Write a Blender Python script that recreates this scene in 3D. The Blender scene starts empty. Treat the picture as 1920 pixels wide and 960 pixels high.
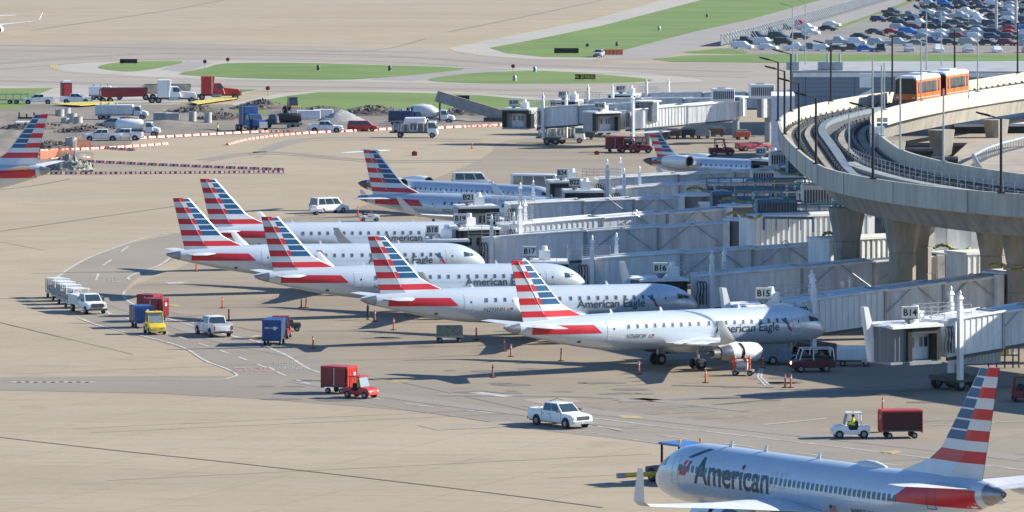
import bpy, bmesh, math, random
from mathutils import Vector, Matrix
random.seed(7)
C = bpy.context.scene.collection
sc = bpy.context.scene
# ------------------------------------------------------------------ camera (level, on a tower 42 m up, long lens with shift)
F = 10000.0; H = 42.0; HY = -230.0
cd = bpy.data.cameras.new('camera'); cam = bpy.data.objects.new('camera', cd); C.objects.link(cam)
cam.location = (0, 0, H); cam.rotation_euler = (math.radians(90), 0, 0)
cd.sensor_width = 36; cd.lens = F/1920*36; cd.shift_y = (HY-480)/1920.0
cd.clip_start = 1; cd.clip_end = 9000
sc.camera = cam
# ------------------------------------------------------------------ world, sun, exposure
SUN_EL, SUN_AZ = 28.0, 11.0        # azimuth from +x towards +y
w = bpy.data.worlds.new('World'); sc.world = w; w.use_nodes = True
nt = w.node_tree; bg = nt.nodes['Background']
sky = nt.nodes.new('ShaderNodeTexSky'); sky.sky_type = 'NISHITA'; sky.sun_disc = False
sky.sun_elevation = math.radians(SUN_EL); sky.sun_rotation = math.radians(90-SUN_AZ)
sky.air_density = 1.0; sky.dust_density = 0.3; sky.ozone_density = 4.0
tn = nt.nodes.new('ShaderNodeMix'); tn.data_type = 'RGBA'; tn.blend_type = 'MULTIPLY'; tn.inputs[0].default_value = 1.0; tn.inputs[7].default_value = (.72, .94, 1.13, 1)
nt.links.new(sky.outputs[0], tn.inputs[6]); nt.links.new(tn.outputs[2], bg.inputs[0]); bg.inputs[1].default_value = 0.085
sd = bpy.data.lights.new('sun', 'SUN'); sd.energy = 5.0; sd.angle = math.radians(0.5); sd.color = (1.0, 0.94, 0.81)
so = bpy.data.objects.new('sun', sd); C.objects.link(so)
dv = Vector((math.cos(math.radians(SUN_EL))*math.cos(math.radians(SUN_AZ)), math.cos(math.radians(SUN_EL))*math.sin(math.radians(SUN_AZ)), math.sin(math.radians(SUN_EL))))
so.rotation_euler = dv.to_track_quat('Z', 'Y').to_euler()
sc.view_settings.view_transform = 'Standard'; sc.view_settings.look = 'None'
sc.view_settings.exposure = 0.9; sc.view_settings.gamma = 1.0; sc.view_settings.use_curve_mapping = False
sc.cycles.max_bounces = 6; sc.cycles.transparent_max_bounces = 16

# ------------------------------------------------------------------ helpers
def P(px, py, z=0.0):
    d = F*(H-z)/(py-HY)
    return Vector(((px-960)*d/F, d, z))
def S(py, z=0.0): return (py-HY)/(H-z)
R = math.radians
_m = {}
def M(name, col, rough=0.6, metal=0.0, var=0.12, scale=1.5, spec=0.5, streak=None, col2=None, bump=0.0, coat=0.0):
    """procedural paint / concrete / metal: principled with noise-driven tone and dirt"""
    if name in _m: return _m[name]
    m = bpy.data.materials.new(name); m.use_nodes = True; n = m.node_tree; b = n.nodes['Principled BSDF']
    b.inputs['Roughness'].default_value = rough; b.inputs['Metallic'].default_value = metal
    b.inputs['Specular IOR Level'].default_value = spec
    if coat: b.inputs['Coat Weight'].default_value = coat
    tc = n.nodes.new('ShaderNodeTexCoord'); mp = n.nodes.new('ShaderNodeMapping')
    n.links.new(tc.outputs['Object'], mp.inputs[0])
    if streak: mp.inputs['Scale'].default_value = streak
    no = n.nodes.new('ShaderNodeTexNoise'); no.inputs['Scale'].default_value = scale; no.inputs['Detail'].default_value = 6; no.inputs['Roughness'].default_value = 0.65
    n.links.new(mp.outputs[0], no.inputs['Vector'])
    cr = n.nodes.new('ShaderNodeValToRGB'); cr.color_ramp.elements[0].position = 0.32; cr.color_ramp.elements[1].position = 0.68
    c2 = col2 or tuple(c*(1-var*1.4) for c in col)
    cr.color_ramp.elements[0].color = (*c2, 1)
    cr.color_ramp.elements[1].color = (*[min(1, c*(1+var*0.5)) for c in col], 1)
    n.links.new(no.outputs[0], cr.inputs[0]); n.links.new(cr.outputs[0], b.inputs['Base Color'])
    mr = n.nodes.new('ShaderNodeMapRange'); mr.inputs['To Min'].default_value = max(0.03, rough-0.08); mr.inputs['To Max'].default_value = min(1, rough+0.1)
    n.links.new(no.outputs[0], mr.inputs[0]); n.links.new(mr.outputs[0], b.inputs['Roughness'])
    if bump:
        bp = n.nodes.new('ShaderNodeBump'); bp.inputs['Strength'].default_value = bump; bp.inputs['Distance'].default_value = 0.1
        n.links.new(no.outputs[0], bp.inputs['Height']); n.links.new(bp.outputs[0], b.inputs['Normal'])
    _m[name] = m; return m

class MB:
    def __init__(s): s.b = bmesh.new()
    def f(s, vs, mi=0):
        try:
            fc = s.b.faces.new(vs); fc.material_index = mi; return fc
        except ValueError: return None
    def poly(s, pts, mi=0): return s.f([s.b.verts.new(p) for p in pts], mi)
    def hexa(s, p, mi=0):
        v = [s.b.verts.new(q) for q in p]
        for i in ((0,3,2,1),(4,5,6,7),(0,1,5,4),(1,2,6,5),(2,3,7,6),(3,0,4,7)): s.f([v[j] for j in i], mi)
        return s
    def box(s, x0, x1, y0, y1, z0, z1, mi=0):
        return s.hexa([(x0,y0,z0),(x1,y0,z0),(x1,y1,z0),(x0,y1,z0),(x0,y0,z1),(x1,y0,z1),(x1,y1,z1),(x0,y1,z1)], mi)
    def tbox(s, x0, x1, u0, u1, w0, w1, z0, z1, mi=0):   # tapered, symmetric in y
        return s.hexa([(x0,-w0,z0),(x1,-w0,z0),(x1,w0,z0),(x0,w0,z0),(u0,-w1,z1),(u1,-w1,z1),(u1,w1,z1),(u0,w1,z1)], mi)
    def prism(s, pts, a0, a1, ax='y', mi=0, top=None):
        def q(p, a):
            if ax == 'y': return (p[0], a, p[1])
            if ax == 'z': return (p[0], p[1], a)
            return (a, p[0], p[1])
        t = top or pts
        A = [s.b.verts.new(q(p, a0)) for p in pts]; B = [s.b.verts.new(q(p, a1)) for p in t]
        n = len(pts); s.f(A[::-1], mi); s.f(B, mi)
        for i in range(n): s.f([A[i], A[(i+1)%n], B[(i+1)%n], B[i]], mi)
        return s
    def loft(s, rings, mi=0, cap=True, mif=None):
        V = [[s.b.verts.new(p) for p in r] for r in rings]; n = len(rings[0])
        for i in range(len(V)-1):
            for j in range(n):
                s.f([V[i][j], V[i][(j+1)%n], V[i+1][(j+1)%n], V[i+1][j]], mif(i, j) if mif else mi)
        if cap: s.f(V[0][::-1], mi); s.f(V[-1], mi)
        return s
    def cyl(s, p0, p1, r0, r1=None, n=12, mi=0, cap=True):
        r1 = r0 if r1 is None else r1; p0 = Vector(p0); p1 = Vector(p1); d = (p1-p0)
        if d.length < 1e-6: return s
        q = d.to_track_quat('Z', 'Y'); X = q @ Vector((1,0,0)); Y = q @ Vector((0,1,0))
        rg = [[p + (X*math.cos(2*math.pi*k/n) + Y*math.sin(2*math.pi*k/n))*r for k in range(n)] for p, r in ((p0, r0), (p1, r1))]
        return s.loft(rg, mi, cap)
    def lathe(s, prof, o, ax, n=20, mi=0, mis=None, cap=False):   # prof: (t along axis, r)
        o = Vector(o); ax = Vector(ax).normalized(); q = ax.to_track_quat('Z', 'Y'); X = q @ Vector((1,0,0)); Y = q @ Vector((0,1,0))
        rg = [[o + ax*t + (X*math.cos(2*math.pi*k/n) + Y*math.sin(2*math.pi*k/n))*r for k in range(n)] for t, r in prof]
        return s.loft(rg, mi, cap, (lambda i, j: mis[i]) if mis else None)
    def tube(s, pts, r, n=6, mi=0):
        for a, b in zip(pts[:-1], pts[1:]): s.cyl(a, b, r, r, n, mi)
        return s
    def wheel(s, x, y, r, wd, z=None, mi=0, n=16):
        z = r if z is None else z
        return s.cyl((x, y-wd/2, z), (x, y+wd/2, z), r, r, n, mi)
    def bevel(s, off, seg=2):
        bmesh.ops.bevel(s.b, geom=s.b.edges[:], offset=off, segments=seg, profile=0.6, affect='EDGES', clamp_overlap=True); return s
    def build(s, name, mats, parent=None, smooth=False, loc=None, rot=None, ang=0.6):
        me = bpy.data.meshes.new(name); bmesh.ops.recalc_face_normals(s.b, faces=s.b.faces[:])
        s.b.to_mesh(me); s.b.free()
        for m in (mats if isinstance(mats, (list, tuple)) else [mats]): me.materials.append(m)
        if smooth:
            me.polygons.foreach_set('use_smooth', [True]*len(me.polygons)); me.set_sharp_from_angle(angle=ang)
        o = bpy.data.objects.new(name, me); C.objects.link(o)
        if parent: o.parent = parent
        if loc is not None: o.location = loc
        if rot is not None: o.rotation_euler = rot
        return o
def tag(o, label=None, cat=None, group=None, kind=None):
    if label: o['label'] = label
    if cat: o['category'] = cat
    if group: o['group'] = group
    if kind: o['kind'] = kind
    return o
def thing(name, label, cat, loc=(0,0,0), rz=0, group=None, sc_=1.0):
    o = bpy.data.objects.new(name, None); C.objects.link(o); o.location = loc; o.rotation_euler = (0, 0, rz); o.scale = (sc_,)*3
    o.empty_display_size = 0.2
    return tag(o, label, cat, group)
KIDS = {}
def kids(o): return [c for c in C.objects if c.parent == o]
def copy_tree(o, parent=None, cache=None):
    c = o.copy(); C.objects.link(c)
    if parent: c.parent = parent
    return c
def dup(root, loc, rz, label, group=None, sc_=None, kidlist=None):
    r = root.copy(); C.objects.link(r); r.location = loc; r.rotation_euler = (0, 0, rz); r['label'] = label
    if group: r['group'] = group
    if sc_: r.scale = (sc_,)*3
    for ch in (kidlist or list(root.children)):
        c = ch.copy(); C.objects.link(c); c.parent = r
        for g in ch.children:
            d = g.copy(); C.objects.link(d); d.parent = c
    return r
def text_mesh(txt, size=1.0, spacing=1.0, off=0.0):
    cu = bpy.data.curves.new('lettering', 'FONT'); cu.body = txt; cu.size = size; cu.space_character = spacing; cu.offset = off
    cu.align_x = 'LEFT'; cu.resolution_u = 3
    o = bpy.data.objects.new('lettering', cu); C.objects.link(o); bpy.context.view_layer.update()
    me = bpy.data.meshes.new_from_object(o.evaluated_get(bpy.context.evaluated_depsgraph_get()))
    bpy.data.objects.remove(o); bpy.data.curves.remove(cu)
    return me
def sign_text(txt, parent, x0, x1, z0, z1, y, mat, name='lettering', shear=0, face=1):
    """flat lettering filling x0..x1, z0..z1 in the plane y, read from -y (face=1)"""
    me = text_mesh(txt, 1.0, off=0.03)
    xs = [v.co.x for v in me.vertices]; ys = [v.co.y for v in me.vertices]
    a, b, c, d = min(xs), max(xs), min(ys), max(ys)
    for v in me.vertices:
        v.co = Vector((x0+(v.co.x-a)/(b-a)*(x1-x0), y, z0+(v.co.y-c)/(d-c)*(z1-z0)))
    me.materials.clear(); me.materials.append(mat)
    o = bpy.data.objects.new(name, me); C.objects.link(o); o.parent = parent
    return o

# ------------------------------------------------------------------ materials
white = M('white_paint', (.78,.79,.78), .42, var=.10, scale=.9, coat=.2)
cleanw = M('clean_white_paint', (.80,.81,.82), .3, var=.05, scale=.6, coat=.3)
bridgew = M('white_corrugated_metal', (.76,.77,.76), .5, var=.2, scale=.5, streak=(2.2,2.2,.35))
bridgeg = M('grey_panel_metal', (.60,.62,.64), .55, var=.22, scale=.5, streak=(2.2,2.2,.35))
roofw = M('white_roof_metal', (.74,.75,.75), .55, var=.14, scale=.7)
black = M('black_rubber', (.018,.018,.02), .8, var=.3, scale=3)
darkm = M('dark_grey_metal', (.06,.065,.07), .5, var=.3, scale=2)
dark2 = M('dark_grey_rubber', (.035,.038,.042), .75, var=.3, scale=2)  # near-black grey shared by bellows, wheel arches and a truck body
greym = M('grey_metal', (.30,.32,.34), .45, metal=.4, var=.2, scale=1.5)
steel = M('galvanised_steel', (.42,.44,.46), .4, metal=.6, var=.2, scale=2)
glass = M('dark_glass', (.02,.028,.036), .08, var=.2, scale=.5, spec=.8)
paneg = M('cabin_window_glass', (.075,.095,.115), .15, var=.3, scale=1.5, spec=.7)
wornw = M('worn_white_marking', (.36,.345,.32), .85, var=.4, scale=2.5, col2=(.25,.23,.205))
glassb = M('tinted_glass', (.035,.06,.075), .06, var=.2, scale=.5, spec=.9)
red = M('red_paint', (.50,.028,.022), .38, var=.18, scale=1.2)
dred = M('dark_red_paint', (.26,.018,.03), .45, var=.2, scale=1.2)
blue = M('blue_paint', (.012,.07,.25), .4, var=.2, scale=1.2)
navy = M('navy_paint', (.012,.045,.13), .4, var=.2, scale=1.2)
yellow = M('yellow_paint', (.80,.56,.04), .45, var=.2, scale=1.2)
orange = M('orange_plastic', (.72,.13,.05), .5, var=.15, scale=2)
orangew = M('orange_train_paint', (.82,.17,.03), .3, var=.08, scale=1)
hivis = M('hi_vis_fabric', (.55,.85,.08), .7, var=.1, scale=5)
skin = M('skin', (.35,.2,.14), .6, var=.05)
cloth = M('dark_fabric', (.03,.035,.05), .9, var=.2)
silver = M('aircraft_silver_paint', (.545,.615,.685), .24, metal=.2, var=.06, scale=.35, streak=(.5,1,1.5), coat=.35)
airwhite = M('aircraft_wing_paint', (.62,.65,.67), .38, var=.10, scale=.6)
acred = M('aircraft_red_paint', (.52,.018,.03), .32, var=.08, scale=.5)
acblue = M('aircraft_blue_paint', (.003,.08,.20), .4, var=.10, scale=.5)
acgrey = M('lettering_grey_paint', (.045,.065,.09), .45, var=.06)
acsil = M('aircraft_light_silver', (.58,.61,.64), .35, metal=.15, var=.06, scale=.5)
apu = M('bare_aircraft_metal', (.34,.34,.34), .35, metal=.8, var=.25, scale=1.5)
wing_in = M('winglet_grey', (.46,.46,.45), .45, var=.08, scale=.6)
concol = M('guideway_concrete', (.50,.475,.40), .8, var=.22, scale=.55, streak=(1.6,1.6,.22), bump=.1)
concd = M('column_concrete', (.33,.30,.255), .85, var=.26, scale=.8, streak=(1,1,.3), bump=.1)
conl = M('precast_concrete', (.42,.42,.40), .85, var=.18, scale=1.2, bump=.2)
signb = M('sign_cream', (.72,.71,.58), .5, var=.06)
ink = M('black_sign_ink', (.012,.012,.014), .5, var=.05)
linew = M('road_marking_white', (.52,.51,.48), .8, var=.3, scale=1.2, col2=(.27,.245,.22))
liney = M('road_marking_yellow', (.50,.36,.10), .8, var=.3, scale=2.0, col2=(.38,.30,.18))
hose = M('yellow_green_hose', (.42,.40,.12), .6, var=.5, scale=6, col2=(.04,.05,.03))
pipeb = M('blue_grey_duct', (.075,.18,.29), .45, metal=.2, var=.3, scale=1.2)
brown = M('brown_metal', (.16,.10,.06), .7, var=.3)
# ------------------------------------------------------------------ ground and paving
def ground_mat(name, cA, cB, cC, joint=0.10, jsize=7.6, rough=.9, big=.012, streaky=1.0, stain=.5):
    m = bpy.data.materials.new(name); m.use_nodes = True; n = m.node_tree; b = n.nodes['Principled BSDF']; L = n.links.new
    b.inputs['Roughness'].default_value = rough; b.inputs['Specular IOR Level'].default_value = .25
    tc = n.nodes.new('ShaderNodeTexCoord')
    def noise(scale, det, sc3=(1,1,1), rot=0):
        mp = n.nodes.new('ShaderNodeMapping'); mp.inputs['Scale'].default_value = sc3; mp.inputs['Rotation'].default_value = (0,0,rot)
        L(tc.outputs['Object'], mp.inputs[0]); t = n.nodes.new('ShaderNodeTexNoise'); t.inputs['Scale'].default_value = scale; t.inputs['Detail'].default_value = det
        t.inputs['Roughness'].default_value = .6; L(mp.outputs[0], t.inputs['Vector']); return t.outputs[0]
    def mix(f, a, bb, mode='MIX'):
        x = n.nodes.new('ShaderNodeMix'); x.data_type = 'RGBA'; x.blend_type = mode
        if isinstance(f, float): x.inputs[0].default_value = f
        else: L(f, x.inputs[0])
        for i, v in ((6, a), (7, bb)):
            if isinstance(v, tuple): x.inputs[i].default_value = (*v, 1)
            else: L(v, x.inputs[i])
        return x.outputs[2]
    def ramp(v, p0, p1, a=0.0, bb=1.0):
        r = n.nodes.new('ShaderNodeMapRange'); r.inputs[1].default_value = p0; r.inputs[2].default_value = p1; r.inputs[3].default_value = a; r.inputs[4].default_value = bb
        L(v, r.inputs[0]); return r.outputs[0]
    col = mix(ramp(noise(big, 5), .38, .62), cA, cB)
    col = mix(ramp(noise(.05*streaky, 5, (.22, 1, 1), .35), .45, .72, 0, .75), col, cC)
    col = mix(ramp(noise(.35, 6, (.3,1,1), -.15), .30, .75, 0, .35), col, mix(.5, cC, cA))
    col = mix(ramp(noise(1.6, 4), .25, .8, 0, .26), col, (.16,.14,.125))
    col = mix(ramp(noise(.9, 8, (.12,1,1), .1), .52, .70, 0, .38), col, (.20,.17,.145))
    st = ramp(noise(.11, 7), .60, .74, 0, stain*.6)
    col = mix(st, col, (.12,.105,.095))
    br = n.nodes.new('ShaderNodeTexBrick'); br.offset = 0; br.inputs['Scale'].default_value = 1.0; br.inputs['Mortar Size'].default_value = .05
    br.inputs['Brick Width'].default_value = jsize; br.inputs['Row Height'].default_value = jsize; br.inputs['Mortar Smooth'].default_value = .3
    br.inputs['Color1'].default_value = (.9,.9,.9,1); br.inputs['Color2'].default_value = (1,1,1,1); br.inputs['Mortar'].default_value = (.45,.42,.4,1)
    mp = n.nodes.new('ShaderNodeMapping'); mp.inputs['Rotation'].default_value = (0,0,.42); L(tc.outputs['Object'], mp.inputs[0]); L(mp.outputs[0], br.inputs['Vector'])
    col = mix(float(min(1,joint*5)), col, br.outputs[0], 'MULTIPLY')
    L(col, b.inputs['Base Color'])
    bp = n.nodes.new('ShaderNodeBump'); bp.inputs['Strength'].default_value = .15; bp.inputs['Distance'].default_value = .03; L(noise(3.0, 5), bp.inputs['Height']); L(bp.outputs[0], b.inputs['Normal'])
    return m
g_far = ground_mat('apron_concrete_tan', (.40,.322,.222), (.435,.358,.258), (.335,.275,.20))
g_taxi = ground_mat('taxiway_concrete', (.345,.302,.25), (.385,.345,.295), (.285,.24,.20), big=.006)
g_apron = ground_mat('stand_concrete', (.305,.25,.182), (.355,.295,.222), (.20,.168,.132), stain=.9)
g_road = ground_mat('service_road_concrete', (.275,.24,.193), (.31,.273,.222), (.225,.195,.162), joint=.05)
g_should = ground_mat('shoulder_concrete', (.42,.395,.35), (.46,.43,.385), (.36,.33,.29), joint=.04)
g_asph = ground_mat('car_park_asphalt', (.25,.235,.215), (.29,.27,.25), (.21,.195,.18), joint=0.0)
g_dirt = ground_mat('construction_dirt', (.23,.195,.16), (.17,.145,.12), (.30,.265,.22), joint=0.0, big=.05, streaky=4)
g_gray = ground_mat('perimeter_road', (.32,.30,.28), (.35,.33,.31), (.28,.26,.245), joint=.03)
def grass_mat():
    m = ground_mat('grass_turf', (.085,.19,.028), (.135,.25,.045), (.26,.24,.10), joint=0.0, big=.03, streaky=2.2, stain=.35); return m
g_grass = grass_mat()

def cr_closed(p, n=5):
    o = []; m = len(p)
    for i in range(m):
        a, b, c, d = p[i-1], p[i], p[(i+1)%m], p[(i+2)%m]
        for k in range(n):
            t = k/n
            o.append(tuple(.5*((2*b[j])+(c[j]-a[j])*t+(2*a[j]-5*b[j]+4*c[j]-d[j])*t*t+(3*b[j]-a[j]-3*c[j]+d[j])*t**3) for j in range(len(b))))
    return o
def cr_open(p, n=6):
    o = []; m = len(p)
    for i in range(m-1):
        a, b, c, d = p[max(i-1,0)], p[i], p[i+1], p[min(i+2,m-1)]
        for k in range(n):
            t = k/n
            o.append(tuple(.5*((2*b[j])+(c[j]-a[j])*t+(2*a[j]-5*b[j]+4*c[j]-d[j])*t*t+(3*b[j]-a[j]-3*c[j]+d[j])*t**3) for j in range(len(b))))
    o.append(tuple(p[-1])); return o
def sheet(name, px, mat, z, kind='structure', smooth=4):
    pts = cr_closed(px, smooth) if smooth else px
    mb = MB(); mb.poly([(P(a, b).x, P(a, b).y, z) for a, b in pts])
    return tag(mb.build(name, mat), kind=kind)
mb = MB(); mb.poly([(-2500,150,0),(2500,150,0),(2500,7000,0),(-2500,7000,0)])
tag(mb.build('apron_ground', g_far), kind='structure')
sheet('taxiway', [(-400,95),(300,80),(800,92),(960,108),(1180,118),(1400,118),(1600,120),(1600,200),(1100,200),(900,172),(560,168),(300,172),(-400,172)], g_taxi, .006, smooth=0)
sheet('aircraft_stands', [(330,505),(235,548),(330,590),(560,655),(700,705),(960,748),(1250,790),(1600,815),(2100,840),(2100,300),(1300,250),(960,262),(900,300),(640,400),(480,425),(440,450)], g_apron, .008, smooth=3)
sheet('service_road', [(640,398),(480,415),(330,438),(200,470),(100,522),(92,545),(150,592),(240,624),(350,657),(440,702),(455,725),(480,745),(600,757),(800,774),(1000,805),(1150,822),(1400,853),(2000,915),(2000,850),(1500,803),(1200,777),(960,738),(700,702),(600,668),(480,624),(330,585),(250,565),(236,545),(260,520),(320,490),(440,440)], g_road, .012, smooth=4)
sheet('service_road_branch', [(-200,708),(440,705),(560,725),(560,752),(300,738),(-200,728)], g_road, .016, smooth=0)
# islands: light shoulders with grass
sheet('taxiway_shoulder', [(104,127),(130,120),(230,115),(420,114),(560,116),(800,124),(960,127),(1100,131),(1230,139),(1315,150),(1290,154),(1100,158),(900,158),(700,154),(350,147),(200,139),(130,134)], g_should, .02, smooth=3)
sheet('taxiway_connector', [(345,136),(400,118),(350,115),(300,130)], g_gray, .03, smooth=0)
sheet('taxiway_connector', [(770,152),(960,131),(870,127),(690,149)], g_gray, .03, smooth=0)
sheet('grass_island', [(183,126),(225,117),(343,115),(300,127),(250,134),(210,132)], g_grass, .05, 'stuff', 3)
sheet('grass_island', [(335,139),(385,128),(425,119),(560,118),(700,122),(870,128),(800,138),(660,149),(500,148),(400,144)], g_grass, .05, 'stuff', 3)
sheet('grass_island', [(800,150),(880,138),(1000,133),(1100,138),(1225,150),(1150,156),(1000,157),(880,156)], g_grass, .05, 'stuff', 3)
sheet('grass_shoulder', [(430,196),(520,176),(600,169),(760,170),(900,175),(1060,188),(1060,212),(440,212)], g_should, .02, smooth=0)
sheet('grass_verge', [(440,200),(540,180),(600,173),(760,174),(900,179),(1060,193),(1060,214),(440,214)], g_grass, .05, 'stuff', 0)
sheet('grass_shoulder', [(-300,160),(60,160),(200,162),(500,166),(420,185),(200,210),(-300,210)], g_should, .02, smooth=0)
sheet('grass_verge', [(-300,168),(30,166),(102,165),(70,178),(40,205),(-300,205)], g_grass, .05, 'stuff', 0)
sheet('grass_verge', [(400,168),(440,167),(485,168),(440,176),(400,178)], g_grass, .05, 'stuff', 0)
sheet('taxiway_shoulder', [(842,90),(900,78),(1100,39),(1180,18),(1240,0),(1340,-22),(1700,-22),(1500,40),(1200,98),(1110,112),(1000,111),(900,104),(855,97)], g_should, .02, smooth=0)
sheet('perimeter_road', [(1110,113),(1230,110),(1290,96),(1380,70),(1700,-10),(1600,-22),(1500,8),(1400,38),(1300,60),(1200,86),(1150,100)], g_gray, .03, smooth=0)
sheet('grass_field', [(917,90),(1000,75),(1130,48),(1250,17),(1330,-4),(1370,-22),(1620,-22),(1540,0),(1400,38),(1300,60),(1200,86),(1160,97),(1110,108),(1020,107),(950,100)], g_grass, .05, 'stuff', 0)
sheet('grass_strip', [(1222,111),(1290,104),(1400,102),(2300,103),(2300,121),(1600,119),(1260,116)], g_grass, .05, 'stuff', 0)
sheet('grass_strip', [(1278,98),(1350,91),(1400,96),(1400,101),(1300,100)], g_grass, .055, 'stuff', 0)
sheet('car_park_ground', [(1380,101),(1400,76),(1500,58),(1560,52),(1700,2),(1760,-20),(2300,-20),(2300,102)], g_asph, .04, smooth=0)
sheet('grass_edge', [(1556,55),(1564,57),(1712,4),(1706,1)], g_grass, .06, 'stuff', 0)
# construction dirt: an uneven sheet of earth
def dirt(name, px0, px1, ypix, mat, amp, z0=.03, seed=1):
    from mathutils import noise as N
    mb = MB(); nx, ny = 140, 26; V = []
    for j in range(ny+1):
        row = []
        for i in range(nx+1):
            t = i/nx; u = j/ny; a = px0+(px1-px0)*t; yt, yb = ypix(a); p = P(a, yt+(yb-yt)*u)
            e = min(1, u*6, (1-u)*6, t*15, (1-t)*15)
            h = max(0, N.noise(Vector((p.x*.13, p.y*.05, seed)))*1.3 + N.noise(Vector((p.x*.5, p.y*.2, seed)))*.5)*amp*e
            row.append(mb.b.verts.new((p.x, p.y, z0+h)))
        V.append(row)
    for j in range(ny):
        for i in range(nx): mb.f([V[j][i], V[j][i+1], V[j+1][i+1], V[j+1][i]])
    return tag(mb.build(name, mat, smooth=True), kind='structure')
dirt('construction_ground', -150, 955, lambda a: (196 if a < 440 else 198+min(6,(a-440)*.03), 293 if a < 90 else (283-(a-90)*.08 if a < 250 else (262-(a-250)*.05 if a < 470 else max(236, 251-(a-470)*.035)))), g_dirt, .55)
dirt('trench_spoil', -150, 175, lambda a: (285, 322), g_dirt, .45, .03, 5)
sheet('dirt_patch', [(150,303),(530,317),(535,326),(140,326)], g_apron, .03, smooth=0)
# ------------------------------------------------------------------ painted markings
def ribbon(mb, pts, wd, z, dash=None, mi=0):
    W = [P(a, b) for a, b in pts]
    if dash:
        out = []; on, off = dash; acc = 0; cur = []; state = True
        fine = []
        for a, b in zip(W[:-1], W[1:]):
            n = max(1, int((b-a).length/.5)); fine += [a.lerp(b, k/n) for k in range(n)]
        fine.append(W[-1]); 
        for a, b in zip(fine[:-1], fine[1:]):
            if state: cur.append(a)
            acc += (b-a).length
            if acc > (on if state else off):
                if state: cur.append(b); out.append(cur); cur = []
                state = not state; acc = 0
        for c in out: _rib(mb, c, wd, z, mi)
    else: _rib(mb, W, wd, z, mi)
def _rib(mb, W, wd, z, mi):
    L = []
    for i, p in enumerate(W):
        a = W[max(i-1,0)]; b = W[min(i+1, len(W)-1)]; d = (b-a); d.z = 0
        if d.length < 1e-6: continue
        d.normalize(); n = Vector((-d.y, d.x, 0))*wd/2
        L.append((mb.b.verts.new((p.x+n.x, p.y+n.y, z)), mb.b.verts.new((p.x-n.x, p.y-n.y, z))))
    for a, b in zip(L[:-1], L[1:]): mb.f([a[0], b[0], b[1], a[1]], mi)
mb = MB()
ribbon(mb, cr_open([(560,430),(420,437),(300,440),(215,465),(150,492),(100,526),(94,540)]), .3, .030)
ribbon(mb, cr_open([(145,596),(190,612),(240,624),(310,641),(350,655),(385,677),(420,690),(442,701),(440,706),(410,712),(340,713)]), .28, .030)
ribbon(mb, cr_open([(325,478),(300,497),(255,513),(241,520),(243,525)]), .3, .030)
ribbon(mb, cr_open([(233,546),(232,556),(245,568),(270,580),(330,602),(420,627),(480,640),(505,652),(540,668),(575,690),(600,699)]), .3, .030)
ribbon(mb, cr_open([(1085,782),(1160,790),(1235,800),(1400,818),(1600,842),(1960,887)]), .3, .030)
ribbon(mb, cr_open([(1110,812),(1250,834),(1400,852),(1600,878)]), .16, .030)
ribbon(mb, [(240,462),(212,485),(190,500),(178,530)], .25, .030, dash=(9,12))
ribbon(mb, cr_open([(165,540),(200,585),(240,598),(330,630),(420,660),(500,690),(560,714),(640,735),(760,757),(860,768),(940,777),(1000,785)]), .28, .030, dash=(3.2,3.6))
ribbon(mb, cr_open([(1120,800),(1200,812),(1300,825),(1420,840),(1700,875)]), .25, .030, dash=(3.2,4))
ribbon(mb, [(888,736),(955,744)], 1.1, .030)
ribbon(mb, [(322,530),(337,532)], 2.2, .030)
ribbon(mb, [(1425,690),(1421,708),(1436,724)], .2, .030); ribbon(mb, [(1430,690),(1427,708),(1442,722)], .2, .030)
ribbon(mb, [(432,697),(515,695)], .3, .030); ribbon(mb, [(440,690),(505,689),(515,695)], .3, .030)
mbw = MB()
for k in range(10):   # worn bars of the zig-zag panel on the branch road
    ribbon(mbw, [(20+k*16,716+(k%2)*2),(34+k*16,718-(k%2)*2)], .8, .030)
ribbon(mbw, cr_open([(440,725),(560,731),(640,745),(740,765),(860,782),(980,800)]), .16, .030)
ribbon(mbw, cr_open([(340,713),(100,713),(-60,713)]), .22, .030)
ribbon(mbw, [(1430,797),(1550,785)], .5, .030); ribbon(mbw, [(1700,800),(1920,790)], .4, .030); ribbon(mbw, [(1470,735),(1700,722)], .3, .030)
tag(mbw.build('worn_markings', wornw), kind='structure')
tag(mb.build('road_markings', linew), kind='structure')
def ground_text(txt, a, b, x0, x1, wd_z, mat, name='painted_lettering', flip=False):
    me = text_mesh(txt, 1.0, off=.01); xs = [v.co.x for v in me.vertices]; ys = [v.co.y for v in me.vertices]
    A, B, Cc, D = min(xs), max(xs), min(ys), max(ys)
    for v in me.vertices:
        u = (v.co.x-A)/(B-A); t = (v.co.y-Cc)/(D-Cc)
        q = P(x0+(x1-x0)*u, b+(a-b)*t); v.co = Vector((q.x, q.y, .0305))
    me.materials.clear(); me.materials.append(mat); o = bpy.data.objects.new(name, me); C.objects.link(o); tag(o, kind='structure')
ground_text('YIELD TO', 680, 686, 512, 560, 0, wornw); ground_text('AIRCRAFT', 687, 694, 520, 575, 0, wornw)
ground_text('STOP', 690, 697, 437, 508, 0, M('worn_red_marking', (.30,.10,.10), .85, var=.4, scale=2, col2=(.35,.28,.25)))
ground_text('YIELD', 520, 529, 190, 226, 0, wornw)
mb = MB()
for a, b, c, d in ((690,709,742,714),(725,715,785,713),(1160,780,1222,782),(1650,848,1730,843),(312,571,335,573),(470,632,492,628),(360,606,372,603)):
    for k in range(3): ribbon(mb, [(a+k*3,b+k*1.5),(c+k*4,d+k*1.2)], .45, .030, dash=(1.5,.7))
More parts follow.
